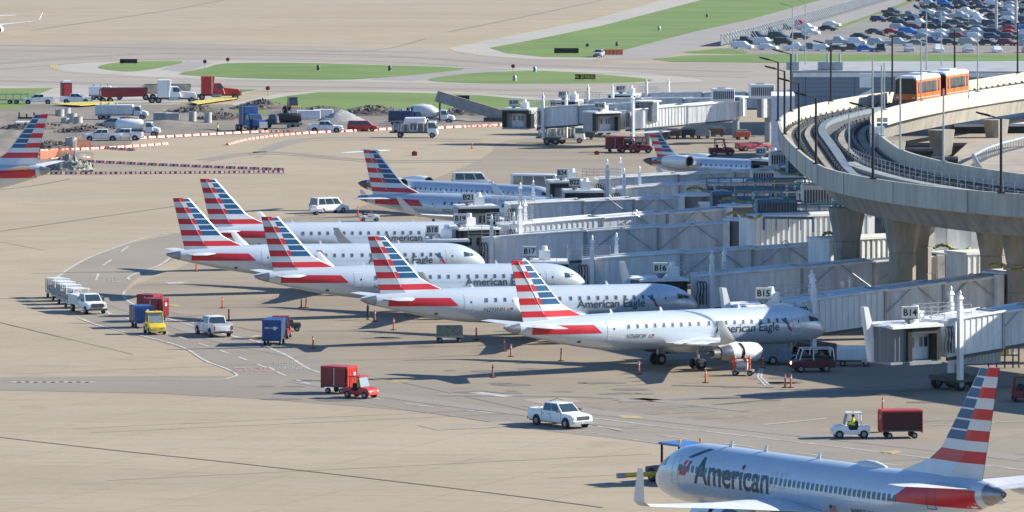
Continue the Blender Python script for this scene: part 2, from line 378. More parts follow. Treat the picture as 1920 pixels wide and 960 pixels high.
ribbon(mb, cr_open([(842,91),(860,97),(960,110),(1100,114),(1130,112)]), .5, .036); ribbon(mb, cr_open([(96,126),(120,135),(200,141),(350,149),(700,156)]), .4, .036); ribbon(mb, cr_open([(842,90),(900,77),(1180,17),(1240,-1)]), .5, .036)
for k in range(3): ribbon(mb, [(96+k*5,122),(98+k*5,128)], .5, .030)
tag(mb.build('yellow_markings', liney), kind='structure')
# repaired slabs, oil and wet stains
rp = random.Random(21); mats_p = [M('new_slab', (.345,.29,.222), .85, var=.14, scale=.5), M('old_slab', (.245,.21,.165), .9, var=.2, scale=.5), M('oil_stain', (.12,.10,.085), .6, var=.4, scale=.8, col2=(.22,.19,.155)), M('dull_slab', (.325,.275,.205), .9, var=.12, scale=.5)]
mb = MB(); ca, sa = math.cos(.42), math.sin(.42)
def slab(px, py, w_, h_, mi, z=.0135):
    if px < 800 and py > 610: return
    q = P(px, py); mb.poly([(q.x+ca*a-sa*b, q.y+sa*a+ca*b, z) for a, b in ((-w_,-h_),(w_,-h_),(w_,h_),(-w_,h_))], mi)
for k in range(26): slab(rp.uniform(250,1900), rp.uniform(520,800), rp.choice((1.9,3.8)), rp.choice((1.0,1.9,3.8)), rp.choice((0,1,1)), .0168+.0003*k)

for k in range(60):
    q = P(rp.uniform(480,1850), rp.choice((rp.uniform(560,760), rp.uniform(690,740)))); r = rp.uniform(.3,1.3); n = 12
    mb.poly([(q.x+r*1.6*math.cos(2*math.pi*i/n)*rp.uniform(.7,1.2), q.y+r*math.sin(2*math.pi*i/n)*rp.uniform(.7,1.2), .0252) for i in range(n)], 2)
tag(mb.build('slab_repairs', mats_p), kind='structure')
tar = M('tar_seal', (.075,.068,.062), .7, var=.3, scale=.6, col2=(.17,.15,.13))
tarl = M('tyre_rubber_marks', (.215,.185,.16), .85, var=.25, scale=.12, col2=(.27,.235,.20))
mb = MB()
ribbon(mb, cr_open([(-20,818),(200,843),(500,875),(900,922),(1130,952)]), .22, .0262)
ribbon(mb, cr_open([(-20,437),(180,408),(370,381)]), .28, .0262); ribbon(mb, cr_open([(-20,358),(60,349),(130,336)]), .35, .0262)
ribbon(mb, cr_open([(60,57),(300,22),(420,0)]), .6, .0262); ribbon(mb, [(840,60),(1000,28),(1130,0)], .6, .0262)
ribbon(mb, cr_open([(600,98),(720,92),(800,72)]), .4, .0262)
ribbon(mb, [(1240,768),(1420,752),(1700,742)], .4, .0262, dash=(12,1)); ribbon(mb, [(1260,723),(1450,727)], .7, .0262)
for k in range(18):   # sealed joints following the slab grid
    q = P(rp.uniform(0,1900), rp.uniform(330,930)); d = Vector((ca,sa,0)) if rp.random() < .6 else Vector((-sa,ca,0)); L = rp.uniform(15,60)
    pts = [q+d*(L*i/6)+Vector((rp.uniform(-.06,.06),rp.uniform(-.06,.06),0)) for i in range(7)]; _rib(mb, pts, .09, .0266, 0)
tag(mb.build('tar_seams', tar), kind='structure')
mb = MB()
for pts, wd in (([(1190,800),(900,765),(700,738),(560,715)],2.2),([(560,668),(420,640),(300,600),(215,570)],1.8),([(900,300),(700,300),(500,285),(380,300)],2.2),([(480,290),(560,262),(700,258),(900,262)],2.5),([(1160,752),(1500,735),(1920,722)],2.0),([(1000,760),(1300,792),(1700,835),(1920,860)],2.6),([(820,740),(1150,745),(1400,770)],1.5),([(640,412),(760,430),(900,440)],2.0),([(-20,120),(300,100),(700,104),(1000,122),(1400,135)],6),([(-20,150),(300,160),(700,164),(1100,172)],5),([(-20,84),(400,92),(800,98)],6),([(1500,70),(1700,62),(1900,66)],3)):
    ribbon(mb, cr_open(pts, 8), wd, .0275); ribbon(mb, cr_open([(a+3, b+wd*1.8) for a, b in pts], 8), wd*.3, .0281)
tag(mb.build('tyre_marks', tarl), kind='structure')

# ------------------------------------------------------------------ elevated guideway
ZT = 14.6; ZD = 12.75
def PT(px, py, z=ZT): return P(px, py, z)
outer = [PT(*q) for q in [(2900,440),(2600,424),(2300,399),(2080,376),(1920,364),(1877,362),(1733,348),(1633,334),(1567,321),(1530,307),(1494,280),(1468,252),(1459,231),(1460,222),(1471,213),(1496,202),(1526,195),(1560,188),(1600,181),(1637,175),(1684,170),(1820,150),(1920,135),(2100,112)]]
inner = [PT(*q) for q in [(2900,400),(2600,386),(2300,364),(2080,342),(1920,326),(1870,319),(1800,308),(1740,295),(1700,283),(1687,277),(1665,262),(1650,248),(1640,236),(1636,226),(1637,215),(1646,209),(1664,203),(1686,197),(1727,188),(1769,180),(1817,172),(1920,157),(2100,135)]]
def resample(c, n):
    c = [Vector(q) for q in cr_open([tuple(p) for p in c], 8)]
    L = [0]
    for a, b in zip(c[:-1], c[1:]): L.append(L[-1]+(b-a).length)
    out = []; j = 0
    for k in range(n):
        t = L[-1]*k/(n-1)
        while j < len(L)-2 and L[j+1] < t: j += 1
        u = (t-L[j])/max(1e-6, L[j+1]-L[j]); out.append(c[j].lerp(c[j+1], u))
    return out
NG = 150
# pair the two edges piecewise so that cross sections stay roughly square to the track
def split(c, i): return c[:i+1], c[i:]
o1, o2 = split(outer, 13); i1, i2 = split(inner, 13)
O = resample(o1, 90)[:-1]+resample(o2, 60); I = resample(i1, 90)[:-1]+resample(i2, 60)
NG = len(O)
def smoothen(c, it=4):
    for _ in range(it): c = [c[0]]+[(c[i-1]+c[i]*2+c[i+1])/4 for i in range(1, len(c)-1)]+[c[-1]]
    return c
O = smoothen(O); I = smoothen(I)
def fr(t, i, z): q = O[i].lerp(I[i], t); return Vector((q.x, q.y, z))
def off(i, side, dist, z):   # metres in from the outer(0)/inner(1) edge
    d = (I[i]-O[i]); d.z = 0; d.normalize(); q = O[i]+d*dist if side == 0 else I[i]-d*dist
    return Vector((q.x, q.y, z))
def strip(mb, sec, mi=0, step=1, i0=0, i1=None):    # sec(i) -> closed cross section
    mb.loft([sec(i) for i in range(i0, i1 or NG, step)], mi, True)
gw = thing('elevated_guideway', 'curving elevated concrete train guideway on flared columns above the jet bridges', 'guideway', P(1700, 620))
gw.location = (0,0,0)
mb = MB(); strip(mb, lambda i: [off(i,0,.5,ZD), off(i,1,.5,ZD), off(i,1,.5,ZD-.24), off(i,0,.5,ZD-.24)])
mb.build('deck', M('deck_dark_concrete', (.15,.145,.135), .85, var=.3, scale=.4), gw, smooth=True)
def par(side):
    m = MB(); strip(m, lambda i: [off(i,side,0,ZT), off(i,side,.32,ZT), off(i,side,.45,ZD), off(i,side,.5,ZD-.25), off(i,side,.0,ZD-.15)])
    for i in range(0, NG, 6):   # fine expansion joints standing proud as thin dark fillets
        q = off(i,side,-.012,0); d = (O[min(i+1,NG-1)]-O[i-1 if i else 0]) if side == 0 else (I[min(i+1,NG-1)]-I[i-1 if i else 0]); d.z = 0; d.normalize()
        n = Vector((-d.y, d.x, 0))
        m.hexa([(q.x-d.x*.03-n.x*.01, q.y-d.y*.03-n.y*.01, ZD-.12),(q.x+d.x*.03-n.x*.01, q.y+d.y*.03-n.y*.01, ZD-.12),(q.x+d.x*.03+n.x*.02, q.y+d.y*.03+n.y*.02, ZD-.12),(q.x-d.x*.03+n.x*.02, q.y-d.y*.03+n.y*.02, ZD-.12)]+[(q.x+sx*d.x*.03+sn*n.x, q.y+sx*d.y*.03+sn*n.y, ZT-.03) for sx, sn in ((-1,-.01),(1,-.01),(1,.02),(-1,.02))], 1)
    return m
par(0).build('parapet', [concol, darkm], gw, smooth=True); par(1).build('parapet', [concol, darkm], gw, smooth=True)
mb = MB()
def girder(i):
    W = (I[i]-O[i]).length; a = min(1.6, W*.14); b = min(3.0, W*.25)
    return [off(i,0,a,ZD-.26), off(i,1,a,ZD-.26), off(i,1,b,ZD-2.1), off(i,0,b,ZD-2.1)]
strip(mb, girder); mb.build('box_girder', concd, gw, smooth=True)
mb = MB()
def lane(side, a, b, z0, z1, mi): strip(mb, lambda i: [off(i,side,a,z0), off(i,side,a,z1), off(i,side,b,z1), off(i,side,b,z0)], mi)
lane(0,.9,1.9,ZD,ZD+.25,0); lane(0,3.2,4.1,ZD,ZD+.25,0)
lane(0,2.15,2.3,ZD,ZD+.55,1); lane(0,4.35,4.45,ZD,ZD+.5,1); lane(0,.62,.72,ZD,ZD+.45,1)
lane(0,4.9,5.9,ZD,ZD+.5,2)
lane(1,3.2,4.1,ZD,ZD+.25,0); lane(1,.9,1.8,ZD,ZD+.25,0); lane(1,2.3,2.45,ZD,ZD+.55,1); lane(1,4.3,4.4,ZD,ZD+.5,1); lane(1,.55,.65,ZD,ZD+.45,1)
for i in range(0, NG, 1):
    for sd, dd in ((0,2.22),(0,4.4),(1,2.4),(1,4.35),(0,.68)):
        q = off(i, sd, dd, ZD); mb.box(q.x-.09, q.x+.09, q.y-.09, q.y+.09, ZD, ZD+.68, 3 if (i % 2) else 1)
mb.build('running_tracks', [M('running_pad', (.34,.30,.24), .85, var=.2, scale=.3, streak=(1,.3,1)), M('power_rail', (.05,.055,.06), .5, var=.3), M('walkway_grey', (.17,.21,.24), .6, var=.2, scale=.5), steel], gw, smooth=True)
mb = MB()
for i in range(16, 62, 1):     # railing of the emergency walkway
    a = off(i,1,4.9,ZD+.3); b = off(i+1,1,4.9,ZD+.3)
    mb.cyl(a, a+Vector((0,0,1.25)), .035, n=5)
    for h in (.4,.8,1.25): mb.cyl(a+Vector((0,0,h)), b+Vector((0,0,h)), .028, n=5)
mb.build('railing', steel, gw)
mb = MB(); strip(mb, lambda i: [off(i,1,4.6,ZD), off(i,1,4.6,ZD+.32), off(i,1,6.2,ZD+.32), off(i,1,6.2,ZD)], 0, 1, 14, 62); mb.build('walkway', M('pale_walkway', (.36,.38,.38), .7, var=.15, scale=.5), gw)
# columns
def column(cx, cy, ztop, rz=0, label=None):
    def sec(z, a, b): 
        c = a*.35; return [(a-c,-b,z),(a,-b+c,z),(a,b-c,z),(a-c,b,z),(-a+c,b,z),(-a,b-c,z),(-a,-b+c,z),(-a+c,-b,z)]
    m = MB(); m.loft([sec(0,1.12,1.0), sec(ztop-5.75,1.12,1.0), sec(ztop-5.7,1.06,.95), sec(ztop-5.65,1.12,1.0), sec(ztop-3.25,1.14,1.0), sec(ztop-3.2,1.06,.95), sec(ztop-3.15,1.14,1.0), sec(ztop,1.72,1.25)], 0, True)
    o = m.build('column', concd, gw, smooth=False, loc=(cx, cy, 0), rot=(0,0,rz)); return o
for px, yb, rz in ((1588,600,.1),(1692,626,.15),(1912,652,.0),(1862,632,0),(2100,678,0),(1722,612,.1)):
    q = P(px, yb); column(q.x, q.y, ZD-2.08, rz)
for px, d in ((1672,632),(1765,662),(1868,690),(1540,640)):
    column((px-960)*d/F, d, ZD-2.08, .8)
# ------------------------------------------------------------------ terminal buildings
def building(name, label, pxs, z, mat, cat='building', base=0.0, parapet=.5, roofm=None):
    W = [P(a, b, z) for a, b in pxs]; cx = sum(q.x for q in W)/len(W); cy = sum(q.y for q in W)/len(W)
    t = thing(name, label, cat, (cx, cy, 0)); pts = [(q.x-cx, q.y-cy) for q in W]
    m = MB(); m.prism(pts, base, z, 'z'); m.build('wall', mat, t)
    m = MB(); k = 1.0
    m.prism([(x*1.004, y*1.004) for x, y in pts], z+.003, z+.35, 'z'); m.build('roof', roofm or roofw, t)
    return t, pts
panel = M('blue_grey_wall_panels', (.20,.26,.33), .55, var=.08, scale=.4, streak=(.2,1,3))
bt, pts = building('concourse_building', 'long blue grey panelled building with white roof edge behind the guideway curve', [(1484,137),(2300,139),(2300,118),(1500,119)], 10, panel, roofm=M('grey_roof_membrane', (.36,.37,.38), .8, var=.2, scale=.2))
m = MB(); y = min(p[1] for p in pts)-.06; x0 = min(p[0] for p in pts)
jd = M('joint_dark', (.06,.08,.11), .6)
for k in range(9): m = MB(); m.box(x0+.3, x0+22, y-.03, y+.02, 3.6+k*.7, 3.66+k*.7, 0); m.build('panel_joint', jd, bt)
for k in range(10): m = MB(); m.box(x0+2+k*8, x0+2.12+k*8, y-.04, y+.02, .1, 9.8, 0); m.build('panel_joint', jd, bt)
m = MB(); m.box(x0+1, x0+21, y-.05, y+.02, .3, 3.1, 0); m.build('window', glassb, bt)
m = MB(); m.box(x0+.0, x0+75, y-.3, y-.02, 9.55, 10.2); m.build('roof_edge', roofw, bt)
for k, (a, w_) in enumerate(((1466,10),(1525,24),(1548,20))):
    q = P(a+20, 131, 10.4); m = MB(); m.box(-1,1,-1,1,0,1.3).box(-.5,.5,-1.3,-1,.2,1.0); m.cyl((.6,.4,1.3),(.6,.4,2.6),.2)
    tag(m.build('roof_vent', steel, None, loc=q), ['grey vent box at the left corner of the long building roof','grey vent box in the middle of the roof plant','grey vent box at the right of the roof plant'][k], 'roof vent', 'roof plant of the long building')
q = P(1622, 178, 8); m = MB(); m.box(-.9,.9,-.4,.4,1.2,3.4).prism([(-1,0),(.9,.9),(.9,-1.4),(.2,-2)], -.3,.3,'y')
tag(m.build('wall_hood', white, None, loc=q-Vector((0,1.0,0))), 'white hooded vent mounted on the blue grey wall left of the orange train', 'wall vent')
q = P(1738, 250, 8)
tan = M('gravel_roof', (.36,.31,.25), .95, var=.2, scale=.3)
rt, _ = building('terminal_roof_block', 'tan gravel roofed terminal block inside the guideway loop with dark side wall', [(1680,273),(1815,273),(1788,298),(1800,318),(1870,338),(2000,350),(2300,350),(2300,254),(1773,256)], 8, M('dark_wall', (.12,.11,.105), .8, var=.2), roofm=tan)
def px_tube(name, label, cat, pts, r, mat, group=None, posts=None):
    m = MB(); W = [P(*q) for q in pts]; m.tube(W, r, 8)
    if posts:
        for a, b in zip(W[:-1], W[1:]):
            n = max(1, int((b-a).length/1.6))
            for k in range(n):
                p = a.lerp(b, k/n); m.cyl(p, (p.x, p.y, posts), .06, n=5); m.box(p.x-.3, p.x+.3, p.y-.1, p.y+.1, posts, posts+.15)
    return tag(m.build(name, mat), label, cat, group)
px_tube('roof_pipe', 'long pale pipe on short posts bending across the tan gravel roof', 'pipe', [(2000,250,9.6),(1920,258,9.6),(1880,268,9.6),(1850,278,9.6),(1825,291,9.6),(1838,314,8.6)], .22, steel, posts=8.4)
m = MB()
for i, (a, b) in enumerate(((1700,283),(1745,300))):
    q = P(a, b, 8.6); m.cyl(q, q+Vector((3.2,.3,0)), .45, n=10)
tag(m.build('roof_duct', darkm), 'pair of dark round ducts lying on the terminal roof edge', 'duct')
bt2, _ = building('service_canopy', 'white fascia canopy building under the far guideway beyond the gravel roof', [(1778,232),(1845,226),(1845,214),(1778,220)], 9, white)
bt3, _ = building('dark_glass_building', 'dark glazed building behind the gravel roof below the guideway', [(1790,238),(2200,234),(2200,214),(1790,220)], 8.6, glass)
# corrugated terminal walls, right
def corr(m, x0, x1, y, z0, z1, pitch=.62, dep=.09, mi=0):
    n = int((x1-x0)/pitch)
    for k in range(n): m.box(x0+k*pitch+.1, x0+k*pitch+pitch*.5, y-dep, y, z0+.05, z1-.05, mi)
def wall_block(name, label, pxl, pxr, ztop, zbot, depth=3.0, mat=None, group=None, cat='walkway', pitch=.62, legs=True):
    a = P(*pxl, ztop); b = P(*pxr, ztop); L = (b-a).length; rz = math.atan2(b.y-a.y, b.x-a.x)
    t = thing(name, label, cat, (a.x, a.y, 0), rz, group)
    m = MB(); m.box(0, L, 0, depth, zbot, ztop); corr(m, 0, L, 0, zbot, ztop, pitch); m.build('corrugated_wall', mat or bridgew, t)
    m = MB(); m.box(-.1, L+.1, -.2, depth+.2, ztop+.003, ztop+.22); m.build('roof', roofw, t)
    if legs:
        for k in range(int(L//9)+1):
            m = MB(); m.box(1+k*9-.25, 1+k*9+.25, .5, 1, 0, zbot-.003).box(1+k*9-.25, 1+k*9+.25, depth-1, depth-.5, 0, zbot-.003); m.build('leg', greym, t)
    return t
wall_block('fixed_walkway', 'sunlit white corrugated walkway between the grey rotunda and the first flared column', (1415,409), (1640,402), 7.2, 4.2, 3.4, bridgew, 'raised walkways to the terminal')
wall_block('fixed_walkway', 'white corrugated walkway seen between the two large flared columns', (1555,452), (1730,444), 7.2, 4.2, 3.4, bridgew, 'raised walkways to the terminal')
wall_block('fixed_walkway', 'white corrugated walkway right of the drum with the yellow hose', (1812,478), (1960,472), 7.2, 4.2, 3.4, bridgew, 'raised walkways to the terminal')
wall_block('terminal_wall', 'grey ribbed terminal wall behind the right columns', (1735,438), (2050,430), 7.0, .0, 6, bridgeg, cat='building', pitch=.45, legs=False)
wall_block('terminal_wall', 'tall pale panelled terminal wall below the guideway girder', (1728,402), (2100,396), 10.2, .0, 8, bridgew, cat='building', pitch=2.4, legs=False)
# ------------------------------------------------------------------ aircraft
def lerp_tab(tab, x, j):
    if x <= tab[0][0]: return tab[0][j]
    for i in range(len(tab)-1):
        if x <= tab[i+1][0]:
            a = tab[max(i-1,0)]; b = tab[i]; c = tab[i+1]; d = tab[min(i+2,len(tab)-1)]
            h = c[0]-b[0]; t = (x-b[0])/h
            m0 = (c[j]-a[j])/(c[0]-a[0]) if c[0] != a[0] else 0; m1 = (d[j]-b[j])/(d[0]-b[0]) if d[0] != b[0] else 0
            if (c[j]-b[j]) == 0: m0 = m1 = 0
            return (2*t**3-3*t*t+1)*b[j]+(t**3-2*t*t+t)*h*m0+(-2*t**3+3*t*t)*c[j]+(t**3-t*t)*h*m1
    return tab[-1][j]
class Fus:
    def __init__(s, tab): s.t = tab; s.L = tab[-1][0]
    def at(s, x): return tuple(lerp_tab(s.t, x, j) for j in (1,2,3))     # zc, halfwidth, halfheight
    def y(s, x, z, e=.012):
        zc, w, h = s.at(x); u = max(-.985, min(.985, (z-zc)/(h+e))); return (w+e)*math.sqrt(1-u*u)
    def mesh(s, n=32, m=90):
        mb = MB(); rings = []
        xs = [s.t[0][0]+(s.L-s.t[0][0])*(k/m) for k in range(m+1)]; xs = xs[:-3]+[s.L-(s.L-xs[-3])*q for q in (1,.6,.35,.18,.08,.02,0)]
        for x in xs:
            zc, w, h = s.at(x); w = max(w,.01); h = max(h,.01)
            rings.append([(x, w*math.sin(2*math.pi*k/n), zc+h*math.cos(2*math.pi*k/n)) for k in range(n)])
        mb.loft(rings, 0, True); return mb
def decal(F_, side, f2, nu, nv, mb=None, mi=0, e=.015):
    """f2(u,v)->(x,z) patch wrapped on the hull"""
    mb = mb or MB(); V = [[None]*(nv+1) for _ in range(nu+1)]
    for i in range(nu+1):
        for j in range(nv+1):
            x, z = f2(i/nu, j/nv); V[i][j] = mb.b.verts.new((x, side*F_.y(x, z, e), z))
    for i in range(nu):
        for j in range(nv): mb.f([V[i][j], V[i+1][j], V[i+1][j+1], V[i][j+1]], mi)
    return mb
def hull_text(F_, txt, x0, z0, hgt, length, side, parent, mat, name, slant=0, dirx=1, off=.012):
    me = text_mesh(txt, 1.0, off=off); bm = bmesh.new(); bm.from_mesh(me)
    ys = [v.co.y for v in bm.verts]; xs = [v.co.x for v in bm.verts]; a, b, c = min(xs), max(xs), .0; d = .70
    for k in range(-3, 12):
        zc = k*.1
        bmesh.ops.bisect_plane(bm, geom=bm.verts[:]+bm.edges[:]+bm.faces[:], plane_co=(0, zc, 0), plane_no=(0,1,0))
    for v in bm.verts:
        u = (v.co.x-a)/(b-a); z = z0+(v.co.y/d)*hgt; x = x0+dirx*(u*length)+slant*(v.co.y/d)*hgt
        v.co = Vector((x, side*F_.y(x, z, .02), z))
    bm.to_mesh(me); bm.free(); me.materials.clear(); me.materials.append(mat)
    o = bpy.data.objects.new(name, me); C.objects.link(o); o.parent = parent; return o
def airfoil_ring(xle, chord, y, z, th, n=5, vertical=False, cant=0):
    pts = []; prof = [(0,0),(.05,.35),(.2,.8),(.4,1),(.7,.6),(1,.05)]
    up = [(xle-chord*a, th*b) for a, b in prof]; lo = [(xle-chord*a, -th*b*.6) for a, b in prof[::-1][:-1]]
    for x, t in up+lo:
        if vertical: pts.append((x, y+t, z))
        else: pts.append((x, y-t*math.sin(cant), z+t*math.cos(cant)))
    return pts
def wing_mesh(secs, side):
    mb = MB(); mb.loft([airfoil_ring(a, c, side*y, z, th, cant=side*ct) for a, c, y, z, th, ct in secs], 0, True); return mb
def fin_mesh(zt, zb, le, te, rows, bfr, thick=.26, dorsal=None):
    """rows: list of (ztop, zbot, kind) kind: 'R','S' rudder side with blue ahead; 'FR','FS' full width"""
    mb = MB()
    def sec(z):
        a = le(z); b = te(z); c = a-b; e = min(.16, c*.2); B = b+c*bfr((zt-z)/(zt-zb)); mid = b+c*.36
        t = thick*(c/6+.25)
        cols = [(a, .0), (a-e, .45*t), (max(B, mid), .9*t), (min(B, mid) if abs(B-mid) > .02 else mid-.02, t), (b+c*.2, .6*t), (b, .02)]
        return cols
    lev = []
    for z0, z1, k in rows:
        if k in 'RS': zs = [(z0, z0-(z0-z1)*.16, k+'w'), (z0-(z0-z1)*.16, z1, k)]
        else: zs = [(z0, z1, k)]
        lev += zs
    if True:
        first = lev[0]
    for z0, z1, k in lev:
        A = sec(z0); Bc = sec(z1)
        B0 = A[3][0]
        for j in range(5):
            if k in ('FR',): mi = 1 if j > 0 else 3
            elif k == 'FS': mi = 0 if j > 0 else 3
            else:
                if j == 0: mi = 3
                else:
                    xm = (A[j][0]+A[j+1][0]+Bc[j][0]+Bc[j+1][0])/4; zm = (z0+z1)/2
                    a = le(zm); b = te(zm); Bx = b+(a-b)*bfr((zt-zm)/(zt-zb))
                    if xm > Bx: mi = 3 if k.endswith('w') else 2
                    else: mi = 1 if k[0] == 'R' else 0
            for sgn in (1, -1):
                mb.poly([(A[j][0], sgn*A[j][1], z0), (A[j+1][0], sgn*A[j+1][1], z0), (Bc[j+1][0], sgn*Bc[j+1][1], z1), (Bc[j][0], sgn*Bc[j][1], z1)], mi)
    T = sec(zt); top = [(x, y, zt) for x, y in T]+[(x, -y, zt) for x, y in T[::-1][1:-1]]; mb.poly(top, 1)
    bmesh.ops.remove_doubles(mb.b, verts=mb.b.verts[:], dist=.0005)
    return mb
def engine(root, x, y, z, r, L, gap=True):
    m = MB()
    m.lathe([(-L*.55,r*.62),(-L*.5,r*.72),(-L*.3,r*.88),(-L*.12,r*.96),(-L*.115,r*(.9 if gap else .97)),(-L*.04,r*(.9 if gap else .99)),(-L*.035,r*1.0),(0,r*1.03),(L*.25,r*1.0),(L*.40,r*.9),(L*.44,r*.84),(L*.42,r*.76),(L*.3,r*.74),(L*.1,r*.72)], (x,y,z), (1,0,0), 24, mis=([1,1,0,2,2,2,0,0,0,1,1,2,2] if gap else [1,0,0,0,0,0,0,0,0,1,1,2,2]))
    e = m.build('engine_nacelle', [cleanw, apu, darkm], root, smooth=True)
    m = MB(); m.lathe([(L*.1,r*.72),(L*.1,.16),(L*.24,.01)], (x,y,z), (1,0,0), 24, 0); m.build('fan', darkm, e, smooth=True)
    m = MB(); m.lathe([(-L*.3,r*.62),(-L*.55,r*.55),(-L*.72,r*.46),(-L*.72,r*.3),(-L*.9,.03)], (x,y,z), (1,0,0), 20, mis=[1,0,0,1]); m.build('exhaust_nozzle', [apu, darkm], e, smooth=True)
    return e
def gear(root, x, y, r, wd, ztop, two=.45, nm='main_landing_gear'):
    m = MB(); m.cyl((x,y,r),(x,y,ztop),.11,.13,10).cyl((x,y-two,r),(x,y+two,r),.08).cyl((x+.1,y,ztop*.6),(x+.9,y,ztop),.05); o = m.build(nm, steel, root)
    for s in (-1, 1):
        m = MB(); m.lathe([(-wd/2,.01),(-wd/2,r*.8),(-wd*.3,r),(wd*.3,r),(wd/2,r*.8),(wd/2,.01)], (x,y+s*two,r), (0,1,0), 20); t = m.build('tyre', black, o, smooth=True)
        m = MB(); m.cyl((x,y+s*(two+wd/2-.02),r),(x,y+s*(two+wd/2+.02),r),r*.5,r*.45,14); m.build('wheel_hub', greym, o)
NEARSIDE = -1
def regional_jet(label, fin_px, th, reg, name='regional_jet', scale=1.07, zs=.985, group='striped tail jets nose-in at the gates', side=-1, detail=True, place=None):
    L = 31.68
    F_ = Fus([(0,4.05,.10,.16),(.5,4.0,.28,.34),(2,3.86,.52,.62),(4,3.72,.83,.95),(6,3.58,1.10,1.24),(8.5,3.42,1.38,1.50),(11,3.33,1.49,1.64),(13,3.30,1.505,1.675),(20,3.30,1.505,1.675),(27,3.30,1.505,1.675),(28.6,3.27,1.45,1.60),(29.8,3.16,1.24,1.38),(30.8,2.98,.92,.98),(31.35,2.86,.58,.58),(31.6,2.80,.3,.28),(31.68,2.78,.02,.02)])
    if place is None:
        tip = P(fin_px[0], fin_px[1], 9.73*zs+.27); th_ = R(th)
        loc = Vector((tip.x-math.cos(th_)*1.2*scale, tip.y-math.sin(th_)*1.2*scale, 0))
    else: loc = place; th_ = R(th)
    t = thing(name, label, 'airplane', loc+Vector((0,0,.27)), th_, group, scale); t.rotation_euler = (0, R(.9), th_); t.scale.z = zs
    fm = F_.mesh(); fus = fm.build('fuselage', silver, t, smooth=True, ang=1.2)
    # cone of bare metal at the tail
    m = MB(); m.lathe([(-.02,.02),(0,.13),(.5,.33),(1.25,.50)], (0,0,4.03), (1,0,-.09), 18); m.build('tail_cone', apu, t, smooth=True)
    zt = 9.73; zb = 4.2
    le = lambda z: 2.15+(zt-z)*.86+max(0, (5.7-z))*1.3
    te = lambda z: .55+(zt-z)*.235
    rows = [(9.73,9.36,'R')]; z = 9.36
    for k in 'SRSRSR': rows.append((z, z-.575, k)); z -= .575
    rows += [(z, z-.55, 'FS'), (z-.55, z-1.08, 'FR'), (z-1.08, 4.1, 'FS')]
    fin = fin_mesh(zt, 4.1, le, te, rows, lambda u: .60-.14*u); fin.build('tail_fin', [acsil, acred, acblue, airwhite], t)
    m = MB(); a = te(9.6)+(le(9.6)-te(9.6))*.34; b = te(4.7)+(le(4.7)-te(4.7))*.34
    m.hexa([(b-.02,-.30,4.7),(b+.02,-.30,4.7),(b+.02,.30,4.7),(b-.02,.30,4.7),(a-.02,-.19,9.6),(a+.02,-.19,9.6),(a+.02,.19,9.6),(a-.02,.19,9.6)]); m.build('rudder_hinge', acsil, t)
    for s in (-1, 1):
        m = wing_mesh([(4.9,3.0,.35,4.05,.16,0),(4.1,2.4,1.8,4.12,.13,0),(2.55,1.35,4.9,4.25,.07,0),(2.35,.9,5.0,4.25,.03,0)], s); m.build('tailplane', airwhite, t, smooth=True)
        w = wing_mesh([(20.8,6.0,1.0,2.25,.42,0),(19.2,4.6,2.6,2.36,.34,0),(17.4,3.3,5.2,2.60,.24,0),(13.4,1.7,11.6,3.20,.12,0),(12.9,1.5,12.5,3.34,.09,.25),(12.4,1.3,12.95,3.7,.07,1.1),(11.5,.9,13.25,4.6,.05,1.3),(10.9,.55,13.5,5.3,.03,1.35)], s); wo = w.build('wing', airwhite, t, smooth=True)
        for yy, xx in ((4.0,15.0),(7.4,13.6),(10.0,12.6)):
            m = MB(); z0 = 2.35+.085*yy; m.lathe([(-1.4,.01),(-.9,.14),(.4,.19),(1.6,.12),(2.2,.01)], (xx-.2,s*yy,z0-.22), (1,0,0), 10); m.build('flap_fairing', airwhite, wo, smooth=True)
        e = engine(t, 19.4, s*4.75, 1.55, .88, 3.9)
        m = MB(); m.hexa([(17.6,s*4.65,1.9),(20.6,s*4.65,2.2),(20.6,s*4.85,2.2),(17.6,s*4.85,1.9),(16.6,s*4.65,2.6),(18.6,s*4.65,2.6),(18.6,s*4.85,2.6),(16.6,s*4.85,2.6)]); m.build('pylon', airwhite, t)
        gear(t, 16.9, s*2.6, .50, .34, 2.4, .36)
    gear(t, 28.3, 0, .34, .2, 1.8, .2, 'nose_landing_gear')
    [o for o in t.children if o.name.startswith('nose_landing')][0].location.z = .19
    m = MB(); m.lathe([(-4.4,.05),(-3,.9),(-.5,1.2),(2.5,1.15),(4.5,.7),(5.3,.05)], (18.3,0,2.35), (1,0,0), 20); m.build('wing_fairing', silver, t, smooth=True)
    if not detail: return t
    # decals on the visible side
    s = side
    d = decal(F_, s, lambda u, v: (2.3+u*(5.4+.7*(1-v)) , 3.38+v*(.78-.05*u)), 20, 4); d.build('rear_red_band', acred, t, smooth=True)
    wn = MB()
    pts = [(math.cos(q)*.15, math.sin(q)*.22) for q in [2*math.pi*k/12 for k in range(12)]]
    pts = [(max(-.10,min(.10,a*1.3)), max(-.16,min(.16,b*1.3))) for a, b in pts]
    zW = 3.86
    wn.poly([(a, s*F_.y(18, zW+b, .02), zW+b) for a, b in pts]); pane = wn.build('window', paneg, t); 
    xs = [10.95+.86*k for k in range(19)]
    xs = [x if k < 9 else x+.16 for k, x in enumerate(xs)]
    pane.location = (xs[0], 0, 0)
    fr = MB(); fr.poly([(a*1.45, s*F_.y(18, zW+b*1.3, .014), zW+b*1.3) for a, b in pts]); frm = fr.build('frame', M('window_frame_grey', (.30,.34,.38), .4), pane); 
    for x in xs[1:]:
        p = pane.copy(); C.objects.link(p); p.location = (x, 0, 0); q = frm.copy(); C.objects.link(q); q.parent = p
